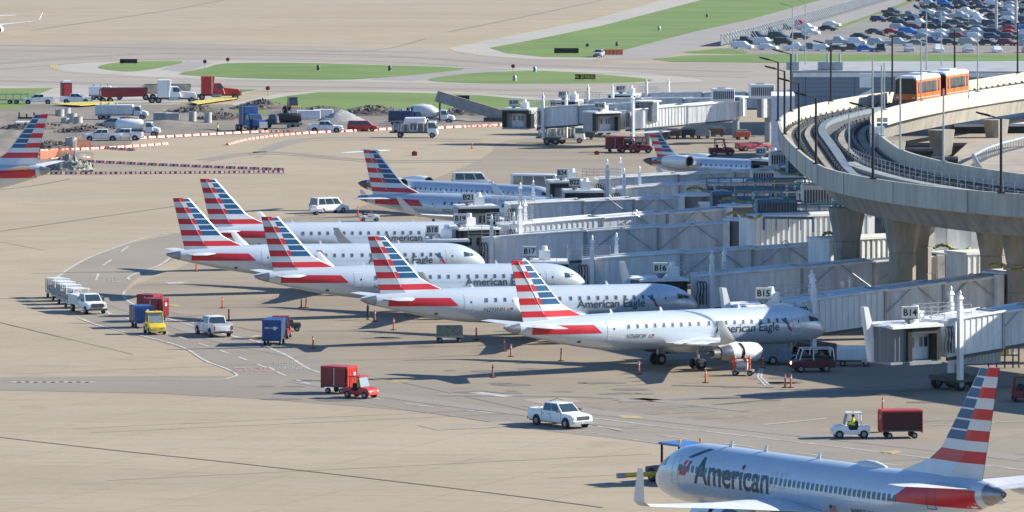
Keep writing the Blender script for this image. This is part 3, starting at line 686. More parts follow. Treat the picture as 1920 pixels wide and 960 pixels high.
    def door(x, z0, z1, wd, nm='door'):
        m = MB(); 
        def bar(xa, xb, za, zb_): decal(F_, s, lambda u, v: (xa+(xb-xa)*u, za+(zb_-za)*v), 1, 6, m, 0, .02)
        for A in ((x,x+.05,z0,z1),(x+wd-.05,x+wd,z0,z1),(x,x+wd,z1-.05,z1),(x,x+wd,z0,z0+.05)): bar(*A)
        decal(F_, s, lambda u, v: (x+.06+(wd-.12)*u, z0+.06+(z1-z0-.12)*v), 1, 6, m, 1, .012)
        decal(F_, s, lambda u, v: (x+wd*.62+.12*u, z1-.75+.2*v), 1, 1, m, 2, .024)
        m.build(nm, [airwhite, silver, glass], t)
    door(8.95, 2.75, 4.35, .85, 'rear_door'); door(27.3, 2.55, 4.35, .85, 'front_door')
    # cockpit glazing
    for sg in (-1, 1):
        m = MB(); decal(F_, sg, lambda u, v: (29.15+u*.62, 3.62+v*(.50-.16*u)+.02*u), 3, 4, m, 0, .02); m.build('cockpit_window', glassb, t)
        m = MB(); decal(F_, sg, lambda u, v: (29.84+u*.62, 3.64-.02*u+v*(.36-.22*u)), 4, 4, m, 0, .02); m.build('cockpit_window', glassb, t)
    hull_text(F_, 'American Eagle', 19.45 if s < 0 else 27, 2.98, .74, 6.45, s, t, acgrey, 'airline_lettering', dirx=-s)
    m = MB(); decal(F_, s, lambda u, v: (26.1+.55*u+.35*(1-v)-.0, 3.62+.42*v-.2*u), 3, 4, m, 0, .022); decal(F_, s, lambda u, v: (26.62+.3*u+.30*(1-v), 3.0+.55*v-.15*u), 3, 4, m, 1, .022); m.build('emblem', [acblue, acred], t)
    if reg:
        hull_text(F_, reg, 10.75, 2.80, .40, 1.9, s, t, acgrey, 'registration_lettering', dirx=-s, off=0)
        m = MB(); decal(F_, s, lambda u, v: (12.95+.45*u, 2.86+.26*v), 2, 2, m, 1, .02); decal(F_, s, lambda u, v: (13.2+.2*u, 2.98+.14*v), 1, 1, m, 0, .026); m.build('flag', [acblue, M('faded_red', (.5,.25,.25), .5)], t)
    m = MB(); decal(F_, s, lambda u, v: (6.4+.3*u, 2.55+.18*v), 1, 2, m, 0, .02); m.build('vent', darkm, t)
    for xx in (10.3, 15.2, 23.0):
        m = MB(); zz = sum(F_.at(xx)[::2]); m.hexa([(xx-.12,-.03,zz-.03),(xx+.15,-.03,zz-.03),(xx+.15,.03,zz-.03),(xx-.12,.03,zz-.03),(xx-.2,-.02,zz+.32),(xx-.05,-.02,zz+.32),(xx-.05,.02,zz+.32),(xx-.2,.02,zz+.32)]); m.build('antenna', airwhite, t)
    return t
j1 = regional_jet('nearest silver regional jet N769KW with bright red and blue striped tail beside gate B15', (968,488), 35.5, 'N769KW', scale=1.085)
j2 = regional_jet('silver regional jet N293NN parked one behind the nearest regional jet', (700,443), 25.5, 'N293NN')
j3 = regional_jet('silver regional jet N291NN third from the front of the tail row', (500,406), 21.5, 'N291NN')
j4 = regional_jet('silver regional jet with the leftmost striped tail in the gate row', (334,371), 20.0, 'N28')
j5 = regional_jet('silver regional jet with its nose hidden behind gate sign B18', (384,335), 19.0, '')
j6 = regional_jet('silver regional jet with dark tail cone and golf cart beneath, beside gate B19', (689,281), -22, 'N221NN')
j7 = regional_jet('distant white jet taxiing at the top left edge of the apron', (0,0), -97, '', scale=1.1, zs=1.1, group=None, detail=False, place=P(-4,62))

def rear_engine_jet(label, tip_px, th, group='T-tail jets with rear engines', scale=1.05, zs=.97):
    F_ = Fus([(0,3.35,.08,.12),(.6,3.32,.3,.4),(2,3.2,.55,.75),(4,3.0,.9,1.05),(6.5,2.85,1.22,1.28),(8.5,2.8,1.345,1.345),(27,2.8,1.345,1.345),(29,2.72,1.22,1.25),(30.6,2.5,.88,.9),(31.7,2.28,.5,.5),(32.3,2.2,.2,.18),(32.4,2.2,.02,.02)])
    tip = P(tip_px[0], tip_px[1], 7.6*zs); th_ = R(th); xo = 1.3*scale
    t = thing('rear_engine_jet', label, 'airplane', (tip.x-math.cos(th_)*xo, tip.y-math.sin(th_)*xo, 0), th_, group, scale); t.scale.z = zs
    F_.mesh().build('fuselage', silver, t, smooth=True, ang=1.2)
    m = MB(); m.lathe([(-.02,.02),(0,.14),(.6,.42),(1.5,.66)], (0,0,3.36), (1,0,-.09), 18); m.build('tail_cone', darkm, t, smooth=True)
    le = lambda z: 2.6+(7.6-z)*.78+max(0,(4.9-z))*1.2; te = lambda z: .7+(7.6-z)*.42
    rows = [(7.6,7.25,'S')]; z = 7.25
    for k in 'RSRSR': rows.append((z, z-.5, k)); z -= .5
    rows += [(z,z-.42,'FS'),(z-.42,z-.9,'FR'),(z-.9,3.2,'FS')]
    fin_mesh(7.6, 3.2, le, te, rows, lambda u: .6-.1*u).build('tail_fin', [acsil, acred, acblue, airwhite], t)
    m = MB(); m.lathe([(-1.3,.02),(-.8,.18),(.5,.26),(1.5,.2),(2.0,.03)], (1.4,0,7.6), (1,0,0), 12); m.build('tail_bullet', silver, t, smooth=True)
    for s in (-1, 1):
        wing_mesh([(2.9,2.3,.1,7.62,.16,0),(1.4,1.3,4.2,7.5,.06,0),(1.2,.9,4.35,7.5,.03,0)], s).build('tailplane', airwhite, t, smooth=True)
        wing_mesh([(18.5,5.2,.9,1.75,.34,0),(16,3.1,3.8,1.9,.2,0),(12.4,1.4,10.9,2.3,.09,0),(11.8,1.1,11.6,2.6,.06,1.0),(11.1,.5,11.8,3.5,.03,1.3)], s).build('wing', airwhite, t, smooth=True)
        engine(t, 7.3, s*2.35, 3.6, .92, 4.4, False)
        m = MB(); m.box(5.6,7.8,min(s*1.1,s*1.7),max(s*1.1,s*1.7),3.3,3.5); m.build('pylon', silver, t)
        gear(t, 14.2, s*2.0, .42, .28, 1.8, .3)
    gear(t, 29.0, 0, .3, .18, 1.6, .18, 'nose_landing_gear')
    m = MB(); decal(F_, -1, lambda u, v: (1.6+u*(4.6+.6*(1-v)), 2.9+v*.5), 14, 3, m); decal(F_, 1, lambda u, v: (1.6+u*(4.6+.6*(1-v)), 2.9+v*.5), 14, 3, m); m.build('rear_red_band', acred, t, smooth=True)
    zW = 3.15; pts = [(-.1,-.16),(.1,-.16),(.1,.16),(-.1,.16)]
    m = MB(); m.poly([(a, -F_.y(18, zW+b, .02), zW+b) for a, b in pts]); p0 = m.build('window', paneg, t); p0.location = (10.2,0,0)
    for k in range(1, 21):
        p = p0.copy(); C.objects.link(p); p.location = (10.2+.8*k,0,0)
    for sg in (-1, 1):
        m = MB(); decal(F_, sg, lambda u, v: (29.5+u*.9, 3.1-u*.2+v*(.4-.15*u)), 3, 3, m, 0, .02); m.build('cockpit_window', glassb, t)
    return t
c1 = rear_engine_jet('T-tail jet behind the B19 jet with its white tailplane sticking out left', (688,283), -40)
c2 = rear_engine_jet('T-tail jet with large rear engine parked left of gate sign B25', (1222,247), -38, zs=.93)

def mainline_jet(label, fin_px, th, side=1, reg='N952AN', group='mainline jets with curved winglets', letter=True, scale=1.0, hull_off=.0):
    F_ = Fus([(0,5.0,.12,.15),(.8,4.95,.45,.5),(2.5,4.75,.85,.95),(5,4.45,1.25,1.40),(8,4.05,1.62,1.72),(11,3.75,1.83,1.93),(14,3.65,1.88,2.0),(31,3.65,1.88,2.0),(33,3.62,1.84,1.97),(35,3.45,1.58,1.72),(36.4,3.22,1.2,1.28),(37.4,3.0,.72,.76),(37.85,2.9,.35,.36),(38.0,2.88,.02,.02)])
    tip = P(fin_px[0], fin_px[1], 12.5*scale+.25); th_ = R(th); xo = .9*scale
    t = thing('mainline_jet', label, 'airplane', (tip.x-math.cos(th_)*xo, tip.y-math.sin(th_)*xo, 0), th_, group, scale)
    t.rotation_euler = (0, R(.95), th_); t.location.z = .25
    F_.mesh(36, 100).build('fuselage', silver, t, smooth=True, ang=1.2)
    m = MB(); m.lathe([(-.12,.14),(-.06,.2),(.5,.42),(1.3,.68)], (0,0,5.0), (1,0,-.09), 18, mis=[1,0,0]); m.build('tail_cone', [apu, darkm], t, smooth=True)
    zt = 12.5
    le = lambda z: 2.1+(zt-z)*.80+max(0,(6.9-z))*2.2; te = lambda z: .25+(zt-z)*.27
    rows = [(12.5,11.95,'R')]; z = 11.95
    for k in 'SRSRSR': rows.append((z, z-.66, k)); z -= .66
    rows += [(z,z-.62,'FS'),(z-.62,z-1.36,'FR'),(z-1.36,5.0,'FS')]
    fin_mesh(zt, 5.0, le, te, rows, lambda u: .50-.02*u, .34).build('tail_fin', [acsil, acred, acblue, airwhite], t)
    for s in (-1, 1):
        wing_mesh([(6.4,4.0,.5,5.15,.22,0),(5.6,3.4,1.6,5.25,.18,0),(2.0,1.5,7.0,5.85,.07,0),(1.7,1.0,7.15,5.87,.03,0)], s).build('tailplane', airwhite, t, smooth=True)
        w = wing_mesh([(24.8,8.2,1.2,2.6,.5,0),(21.8,5.6,4.8,2.95,.38,0),(17.0,3.4,10.0,3.6,.2,0),(13.7,1.9,15.8,4.2,.1,0),(13.3,1.5,17.4,4.35,.08,.3),(12.9,1.25,17.9,4.65,.06,1.1),(12.0,.6,18.15,6.7,.04,1.45)], s).build('wing', airwhite, t, smooth=True)
        for yy, xx in ((6.2,15.2),(9.0,13.8),(12.0,12.9)):
            m = MB(); z0 = 2.4+.1*yy; m.lathe([(-1.9,.01),(-1.2,.2),(.4,.26),(1.8,.18),(2.8,.01)], (xx,s*yy,z0-.3), (1,0,0), 10); m.build('flap_fairing', airwhite, w, smooth=True)
        engine(t, 23.6, s*4.85, 1.75, 1.08, 4.6)
        m = MB(); m.box(19.6,23.2,min(s*4.7,s*5.0),max(s*4.7,s*5.0),2.2,2.9); m.build('pylon', airwhite, t)
        gear(t, 17.6, s*2.86, .56, .4, 2.6, .43)
    gear(t, 33.6, 0, .35, .22, 2.2, .22, 'nose_landing_gear'); [o for o in t.children if o.name.startswith('nose_landing')][0].location.z = .3
    m = MB(); m.lathe([(-5.4,.05),(-3.6,1.1),(-.5,1.5),(3,1.45),(5.6,.8),(6.4,.05)], (19.8,0,2.55), (1,0,0), 20); m.build('wing_fairing', silver, t, smooth=True)
    m = MB(); decal(F_, side, lambda u, v: (1.9+u*(6.0+1.5*(1-v)), 3.95+v*(1.15-.15*u)), 24, 5, m); m.build('rear_red_band', acred, t, smooth=True)
    if not letter: return t
    s = side
    def rect(nm, mats, parts):
        m = MB()
        for (xa, xb, za, zb_, mi, e) in parts: decal(F_, s, lambda u, v: (xa+(xb-xa)*u, za+(zb_-za)*v), 2, 6, m, mi, e)
        return m.build(nm, mats, t)
    def door(nm, x, wd, z0, z1, dark=False):
        rect(nm, [airwhite, acgrey], [(x,x+.05,z0,z1,int(dark),.024),(x+wd-.05,x+wd,z0,z1,int(dark),.024),(x,x+wd,z1-.05,z1,int(dark),.024),(x,x+wd,z0,z0+.05,int(dark),.024)])
    pts = [(-.11,-.15),(-.07,-.19),(.07,-.19),(.11,-.15),(.11,.15),(.07,.19),(-.07,.19),(-.11,.15)]; zW = 4.15
    m = MB(); m.poly([(a, s*F_.y(20, zW+b, .024), zW+b) for a, b in pts]); p0 = m.build('window', paneg, t); p0.location = (8.9, 0, 0)
    m = MB(); m.poly([(a*1.4, s*F_.y(20, zW+b*1.25, .018), zW+b*1.25) for a, b in pts]); f0 = m.build('frame', M('window_frame_grey', (.3,.34,.38)), p0)
    for k in range(1, 48):
        p = p0.copy(); C.objects.link(p); p.location = (8.9+.508*k, 0, 0)
        if k < 12:   # the rear windows sit on the tapering hull
            x = 8.9+.508*k
        q = f0.copy(); C.objects.link(q); q.parent = p
    for p in [o for o in t.children if o.name.startswith('window')]:
        x = p.location.x
        if x < 14: p.location.y = -s*(F_.y(20,zW,.02)-F_.y(x,zW,.03)); 
    door('front_door', 33.0, .86, 3.0, 4.9); door('rear_door', 5.2, .76, 3.7, 5.25, True)
    door('overwing_exit', 20.6, .6, 3.75, 4.75); door('overwing_exit', 21.7, .6, 3.75, 4.75)
    hull_text(F_, 'American', 31.0, 3.3, 1.7, 8.6, s, t, acgrey, 'airline_lettering', slant=-.12*s*0, dirx=-1)
    m = MB(); decal(F_, s, lambda u, v: (32.2-.5*u-1.5*v, 4.85+.62*v), 4, 5, m, 0, .024); decal(F_, s, lambda u, v: (32.85-.75*u-.6*v, 3.7+.95*v), 4, 5, m, 1, .024)
    decal(F_, s, lambda u, v: (32.15-.22*u-.2*v, 4.3+.3*v), 2, 2, m, 2, .03); m.build('emblem', [acblue, acred, acsil], t)
    if reg:
        hull_text(F_, reg, 13.3, 2.75, .42, 2.6, s, t, acgrey, 'registration_lettering', dirx=-1)
        m = MB(); decal(F_, s, lambda u, v: (15.7-.7*u, 2.78+.4*v), 2, 2, m, 1, .02); decal(F_, s, lambda u, v: (15.7-.3*u, 2.98+.2*v), 1, 1, m, 0, .026); m.build('flag', [acblue, M('faded_red', (.5,.25,.25), .5)], t)
    m = MB(); m.lathe([(-1.6,.02),(-1.2,.25),(-.3,.42),(.6,.44),(1.4,.3),(1.9,.02)], (13.5,0,5.55), (1,0,0), 20); m.build('radome', airwhite, t, smooth=True)
    for sg in (-1, 1):
        m = MB(); decal(F_, sg, lambda u, v: (35.1+u*.6, 4.1+v*(.6-.2*u)), 3, 3, m, 0, .02); m.build('cockpit_window', glassb, t)
        m = MB(); decal(F_, sg, lambda u, v: (35.8+u*.7, 4.05-.1*u+v*(.45-.3*u)), 3, 3, m, 0, .02); m.build('cockpit_window', glassb, t)
    for xx in (19.5, 25.5, 29.5):
        m = MB(); m.hexa([(xx-.2,-.03,5.6),(xx+.2,-.03,5.6),(xx+.2,.03,5.6),(xx-.2,.03,5.6),(xx-.3,-.02,6.05),(xx-.1,-.02,6.05),(xx-.1,.02,6.05),(xx-.3,.02,6.05)]); m.build('antenna', airwhite, t)
    return t
a1 = mainline_jet('large silver airliner N952AN in the foreground at bottom right with grey American lettering', (1866,689), 121, 1)
a2 = mainline_jet('silver airliner cut off by the left edge with only its striped tail in view', (84,214), 165, 1, '', letter=False, scale=.94)
# ------------------------------------------------------------------ jet bridges
def person(label, loc, rz=0, pose='stand', vest=hivis, hgt=1.76, group=None):
    """one continuous skinned figure; vest and helmet are children"""
    k = hgt/1.76
    if pose == 'sit': J = {'pel':(0,0,.0),'ch':(.0,0,.36),'neck':(0,0,.52),'head':(.02,0,.66),'top':(.02,0,.78),'ls':(0,.19,.46),'le':(.12,.24,.22),'lh':(.38,.2,.24),'rs':(0,-.19,.46),'re':(.12,-.24,.22),'rh':(.38,-.2,.24),'lk':(.44,.12,.03),'lf':(.48,.12,-.42),'lt':(.64,.12,-.44),'rk':(.44,-.12,.03),'rf':(.48,-.12,-.42),'rt':(.64,-.12,-.44)}
    else: J = {'pel':(0,0,.93),'ch':(.0,0,1.25),'neck':(0,0,1.47),'head':(.02,0,1.60),'top':(.02,0,1.72),'ls':(0,.19,1.40),'le':(-.03,.27,1.10),'lh':(.12,.26,.85),'rs':(0,-.19,1.40),'re':(-.03,-.27,1.10),'rh':(.15,-.24,.88),'lk':(.06,.11,.50),'lf':(.0,.12,.07),'lt':(.17,.13,.03),'rk':(-.02,-.11,.50),'rf':(-.12,-.12,.07),'rt':(.05,-.13,.03)}
    E = [('pel','ch'),('ch','neck'),('neck','head'),('head','top'),('ch','ls'),('ls','le'),('le','lh'),('ch','rs'),('rs','re'),('re','rh'),('pel','lk'),('lk','lf'),('lf','lt'),('pel','rk'),('rk','rf'),('rf','rt')]
    rad = {'pel':.15,'ch':.17,'neck':.065,'head':.10,'top':.07,'ls':.075,'rs':.075,'le':.05,'re':.05,'lh':.035,'rh':.035,'lk':.075,'rk':.075,'lf':.05,'rf':.05,'lt':.04,'rt':.04}
    names = list(J); me = bpy.data.meshes.new('person'); me.from_pydata([J[n] for n in names], [(names.index(a), names.index(b)) for a, b in E], [])
    o = bpy.data.objects.new('person', me); C.objects.link(o); md = o.modifiers.new('skin', 'SKIN')
    for i, n in enumerate(names): me.skin_vertices[0].data[i].radius = (rad[n], rad[n]); me.skin_vertices[0].data[i].use_root = (n == 'pel')
    sb = o.modifiers.new('sub', 'SUBSURF'); sb.levels = 1
    bpy.context.view_layer.update(); m2 = bpy.data.meshes.new_from_object(o.evaluated_get(bpy.context.evaluated_depsgraph_get()))
    o.modifiers.clear(); o.data = m2; m2.materials.clear()
    for m in (cloth, skin, vest): m2.materials.append(m)
    zs = J['neck'][2]
    for p in m2.polygons:
        c = p.center; p.use_smooth = True
        p.material_index = 1 if (c.z > zs+.02 or (abs(c.y) > .2 and c.z < J['le'][2]-.1 and c.z > J['lh'][2]-.2 and pose == 'stand')) else (2 if c.z > J['pel'][2]+.0 else 0)
    o.location = loc; o.rotation_euler = (0,0,rz); o.scale = (k,)*3
    tag(o, label, 'person', group)
    m = MB(); m.lathe([(-.02,.125),(.05,.125),(.12,.08),(.15,.01)], (J['head'][0],0,J['head'][2]+.03), (0,0,1), 12); m.build('cap', darkm, o, smooth=True)
    return o
cabin_int = M('cab_interior_panel', (.36,.37,.36), .6, var=.12)
slat = M('cab_curtain_slats', (.20,.215,.23), .7, var=.2, scale=.6, streak=(8,8,.1))
def jet_bridge(sign, label, cab, rot, zc=5.6, zr=7.0, wd=3.0, nsec=3, steps=None, shade=True, rods=True, wing=False, opening='dark', signoff=(0,0), cols=True, cabw=4.4, col_x=(4.6,7.0), far=False, group='jet bridges along the concourse'):
    A = P(cab[0], cab[1], zc); B = P(rot[0], rot[1], zr); d = B-A; L = math.hypot(d.x, d.y); rz = math.atan2(d.y, d.x)
    t = thing('jet_bridge', label, 'jet bridge', (A.x, A.y, 0), rz, group)
    hh = 2.95; x0 = 3.6; yF = -wd/2
    zt = lambda x: zc+(zr-zc)*max(0,(x-x0))/(L-x0)
    # cab: floor, roof, back, deep-set open face towards the camera side
    c = cabw/2
    m = MB(); m.box(-c,c,-1.9,1.9,zc-.18,zc+.06).box(-c-.15,c+.15,-2.35,-1.9,zc-.22,zc+.0); m.build('cab_roof', roofw, t)
    xl = -c+1.7 if wing else -c
    m = MB(); m.box(-c,c,-1.9,1.9,zc-hh-.2,zc-hh); m.box(xl+.05,c-.05,-1.0,1.9,zc-hh+.002,zc-.182,1); cb = m.build('cab_body', [greym, cabin_int], t)
    m = MB(); m.box(xl-.02,xl+.35,-2.1,-1.0,zc-hh+.01,zc-.19); m.box(c-.35,c+.02,-2.1,-1.0,zc-hh+.01,zc-.19); m.box(xl+.351,c-.351,-2.1,-1.05,zc-.75,zc-.19)
    for k in range(5): m.box(xl-.04,xl+.37,-2.1+k*.2,-2.02+k*.2,zc-hh+.0,zc-.2).box(c-.37,c+.04,-2.1+k*.2,-2.02+k*.2,zc-hh+.0,zc-.2)
    m.build('bellows', dark2, t)
    dx_ = 1.0 if wing else 0
    m = MB(); m.box(dx_-.9,dx_+1.0,-1.06,-1.0,zc-hh+.05,zc-.8); dr = m.build('cab_door', bridgeg, t)
    for xx in (-.75,.12,.62):
        m = MB(); m.box(dx_+xx,dx_+xx+.32,-1.1,-1.061,zc-1.9,zc-1.1); m.build('window', glassb, dr)
    m = MB(); m.box(xl,c+.05,-2.25,-2.0,zc-hh-.28,zc-hh-.08); m.build('bumper', greym, t)
    if wing:   # tall canopy wing of the bellows and curved slatted rotunda
        m = MB(); m.prism([(-c-1.5,zc+1.5),(-c-1.05,zc+1.5),(-c-.55,zc-.1),(-c-.3,zc-hh),(-c-.75,zc-hh)], -.3, .2, 'y'); m.build('canopy_wing', bridgew, t)
        m = MB(); m.lathe([(zc-hh+.02,1.5),(zc-.19,1.5)], (-c+1.1,-.3,0), (0,0,1), 28, 0, cap=True)
        for q in range(26): an = 2*math.pi*q/26; m.box(-c+1.1+1.52*math.cos(an)-.03,-c+1.1+1.52*math.cos(an)+.03,-.3+1.52*math.sin(an)-.03,-.3+1.52*math.sin(an)+.03,zc-hh+.1,zc-.25)
        m.build('cab_drum', slat, t, smooth=True)
        m = MB(); m.lathe([(zc-.12,1.65),(zc+.02,1.65),(zc+.08,1.2)], (-c+1.1,-.3,0), (0,0,1), 28, 0, cap=True); m.build('drum_roof', roofw, t, smooth=True)
    # sign
    sx, sz = signoff; m = MB(); bw = .78 if not far else .95
    sg = MB(); sg.box(-bw*.85, bw*.85, -.25, .25, 0, .92); so_ = sg.build('gate_sign', signb if wing else M('sign_grey_white', (.62,.63,.60), .5), t, loc=(sx-.2,-1.5,zc+.55+sz), rot=(0,0,-rz))
    sign_text(sign, so_, -bw*.70, bw*.70, .18, .74, -.262, ink)
    m = MB(); m.box(-bw*.87,bw*.87,-.27,.27,-.08,-.003).cyl((0,0,-.6),(0,0,-.08),.1).cyl((0,0,-.14),(0,0,-.6),.5,.05,4); m.build('bracket', greym, so_)
    m = MB(); m.box(-.1,1.0,-.9,.1,zc+.07,zc+1.0); m.cyl((.45,-.4,zc+1.0),(.45,-.4,zc+1.45),.32,.25,12); m.build('roof_unit', white, t, loc=(.8+sx,0,0))
    # telescoping tunnel sections
    bounds = steps or ([x0]+[x0+(L-x0-1.8)*f for f in ((.42,.72,1.0) if nsec == 3 else (.55,1.0))])
    for k in range(len(bounds)-1):
        a, b = bounds[k], bounds[k+1]; ww = wd/2+.14-.14*k; hz = .10-.12*k
        mb = MB(); za, zb = zt(a)+hz, zt(b)+hz; h2 = hh-.0-.2*k
        mb.hexa([(a,-ww,za-h2),(b,-ww,zb-h2),(b,ww,zb-h2),(a,ww,za-h2),(a,-ww,za),(b,-ww,zb),(b,ww,zb),(a,ww,za)])
        pit = .60 if k == 0 else .9; n = int((b-a)/pit)
        for q in range(n):
            xa = a+q*pit+.08; xb = xa+(.20 if k == 0 else .06); dz = lambda x: zt(x)+hz; pr = .05 if k == 0 else .02
            for sgn in (-1, 1):
                y0 = sgn*ww; y1 = sgn*(ww+pr); lo, hi = min(y0,y1), max(y0,y1)
                mb.hexa([(xa,lo,dz(xa)-h2+.12),(xb,lo,dz(xb)-h2+.12),(xb,hi,dz(xb)-h2+.12),(xa,hi,dz(xa)-h2+.12),(xa,lo,dz(xa)-.1),(xb,lo,dz(xb)-.1),(xb,hi,dz(xb)-.1),(xa,hi,dz(xa)-.1)])
        sec = mb.build('tunnel_section', bridgew if k == 0 else bridgeg, t)
        m = MB(); m.cyl((a,-ww-.05,za+.05),(b+.2,-ww-.05,zb+.05),.13,n=8).cyl((a,ww+.05,za+.05),(b+.2,ww+.05,zb+.05),.13,n=8); m.build('roof_rail', roofw, sec)
        m = MB(); m.hexa([(b-.14,-ww-.1,zb-h2-.05),(b+.1,-ww-.1,zb-h2-.05),(b+.1,ww+.1,zb-h2-.05),(b-.14,ww+.1,zb-h2-.05),(b-.14,-ww-.1,zb+.12),(b+.1,-ww-.1,zb+.12),(b+.1,ww+.1,zb+.12),(b-.14,ww+.1,zb+.12)]); m.build('end_frame', greym, sec)
        m = MB(); m.hexa([(a,-ww-.02,za-h2-.28),(b,-ww-.02,zb-h2-.28),(b,-ww+.2,zb-h2-.28),(a,-ww+.2,za-h2-.28),(a,-ww-.02,za-h2-.003),(b,-ww-.02,zb-h2-.003),(b,-ww+.2,zb-h2-.003),(a,-ww+.2,za-h2-.003)]); m.build('underframe', darkm, sec)
        if rods and k > 0:
            mid = (a+b)/2; m = MB(); zz = zt(mid)+hz
            m.cyl((mid,-ww-.12,zz+.25),(mid-3.2,-ww-.10,zz-2.3),.045,n=6).cyl((mid,-ww-.12,zz+.25),(mid+3.4,-ww-.14,zz-2.2),.06,n=6)
            for q in range(10):
                g0 = 2*math.pi*q/10; g1 = 2*math.pi*(q+1)/10; m.cyl((mid+.35*math.cos(g0),-ww-.1,zz+.3+.35*math.sin(g0)),(mid+.35*math.cos(g1),-ww-.1,zz+.3+.35*math.sin(g1)),.04,n=5)
            m.build('stay_rods', steel, sec)
    # lift columns, cross beam, bogie
    if cols:
        for q, (xx, yy) in enumerate(((col_x[0], -wd/2-.55), (col_x[1], wd/2+.55))):
            m = MB(); top = zc+2.3; m.box(xx-.2,xx+.2,yy-.2,yy+.2,1.0,top-1.0); m.box(xx-.14,xx+.14,yy-.14,yy+.14,top-1.0,top-.4); m.prism([(xx-.24,yy-.24),(xx+.24,yy-.24),(xx+.24,yy+.24),(xx-.24,yy+.24)], top-.4, top-.12, 'z', top=[(xx-.13,yy-.13),(xx+.13,yy-.13),(xx+.13,yy+.13),(xx-.13,yy+.13)])
            m.cyl((xx,yy,top-.12),(xx,yy,top+.12),.09,.12,10).cyl((xx,yy,top+.12),(xx,yy,top+.32),.13,.03,10); m.build('lift_column', white, t)
        xm = sum(col_x)/2
        m = MB(); m.box(xm-1.3,xm+1.3,-1.9,1.9,.75,1.15).box(xm-.4,xm+.4,-1.2,1.2,.45,.75); m.build('wheel_bogie', darkm, t)
        for s in (-1, 1):
            for dx in (-.75,.75):
                m = MB(); m.lathe([(-.2,.01),(-.2,.45),(-.1,.56),(.1,.56),(.2,.45),(.2,.01)], (xm+dx,s*1.5,.56), (0,1,0), 18); w_ = m.build('wheel', black, t, smooth=True)
                m = MB(); m.cyl((xm+dx,s*1.5-.22,.56),(xm+dx,s*1.5+.22,.56),.25,n=12); m.build('hub', greym, w_)
        m = MB()
        zz = zt(xm)+.12
        for a, b in ((x0+.2,-1.3),(x0+4.2,-1.3)): pass
        for yy in (-1.3, 1.3):
            for xx in (x0-1.4,x0,x0+1.4,x0+2.8): m.cyl((xx,yy,zz),(xx,yy,zz+1.05),.03,n=5)
            for hz in (.35,.7,1.05): m.cyl((x0-1.4,yy,zz+hz),(x0+2.8,yy,zz+hz),.025,n=5)
        for xx in (x0-1.4, x0+2.8):
            for hz in (.35,.7,1.05): m.cyl((xx,-1.3,zz+hz),(xx,1.3,zz+hz),.025,n=5)
        m.build('roof_railing', steel, t)
        m = MB()
        for q in range(3):
            xh = x0-.35+q*.28; pts = [(xh+.1*math.sin(v*math.pi*2), -wd/2-.3-.05*q, zc-.5-1.9*v*(1 if v < .5 else 1)) for v in [k/8 for k in range(9)]]
            m.tube(pts, .045, 5); m.tube([(xh,-wd/2-.3,zc-.5),(xh+.18,-wd/2-.3,zc-.3),(xh+.36,-wd/2-.3,zc-.6),(xh+.34,-wd/2-.32,zc-2.5)], .04, 5)
        m.build('cable_loops', black, t)
    # rotunda on its column
    m = MB(); m.lathe([(zr-hh-.1,1.75),(zr-.05,1.75)], (L,0,0), (0,0,1), 24, cap=True); m.build('rotunda', slat, t, smooth=True)
    m = MB(); m.lathe([(zr-.04,2.1),(zr+.12,2.1),(zr+.2,1.5)], (L,0,0), (0,0,1), 24, cap=True); m.box(L-2.2,L-1.5,-2.0,-1.4,zr-hh,zr-.05).box(L+1.5,L+2.2,-2.0,-1.4,zr-hh,zr-.05); m.build('rotunda_roof', roofw, t, smooth=True)
    m = MB(); m.cyl((L,0,0),(L,0,zr-hh-.12),.55,.55,16); m.build('support_column', greym, t, smooth=True)
    return t, L, rz
JB = {}
for nm, lab, cab, rot, kw in [
 ('B14','white jet bridge under gate sign B14, nearest the camera with big cab and wheels',(1688,606),(2030,556),dict(wing=True,zc=5.7,cabw=5.0,signoff=(-.0,0))),
 ('B15','white jet bridge under gate sign B15 beside the nearest regional jet nose',(1418,569),(1885,510),dict(wing=True,zc=4.8,zr=6.6)),
 ('B16','jet bridge under cream gate sign B16 above the second regional jet nose',(1234,520),(1788,474),dict(wing=True,zc=4.8,zr=6.6)),
 ('B17','grey white jet bridge under gate sign B17 with long ribbed tunnel',(1022,488),(1568,452),dict(zc=4.5,zr=6.4,signoff=(-1.3,0))),
 ('B18','jet bridge under gate sign B18 with dark open cab',(838,447),(1393,412),dict(zc=4.5,zr=6.4,signoff=(-1.3,0))),
 ('B19','jet bridge under gate sign B19, partly hidden by the B18 bridge',(884,425),(1382,386),dict(signoff=(-1.7,.0),rods=True)),
 ('B21','jet bridge under gate sign B21 with dark cab beside the T-tail jet',(892,385),(1300,366),dict(signoff=(-1.0,0),zr=6.4)),
 ('B22','jet bridge under gate sign B22 right of the white bus',(1092,356),(1465,331),dict(signoff=(-.9,0))),
 ('B24','jet bridge under gate sign B24 rising behind the B22 cab',(1062,338),(1500,312),dict(signoff=(-.6,0))),
 ('B25','jet bridge under gate sign B25 at the guideway edge',(1452,298),(1640,292),dict(signoff=(-.7,0),nsec=2,cols=False,rods=False))]:
    JB[nm] = jet_bridge(nm, lab, cab, rot, **kw)
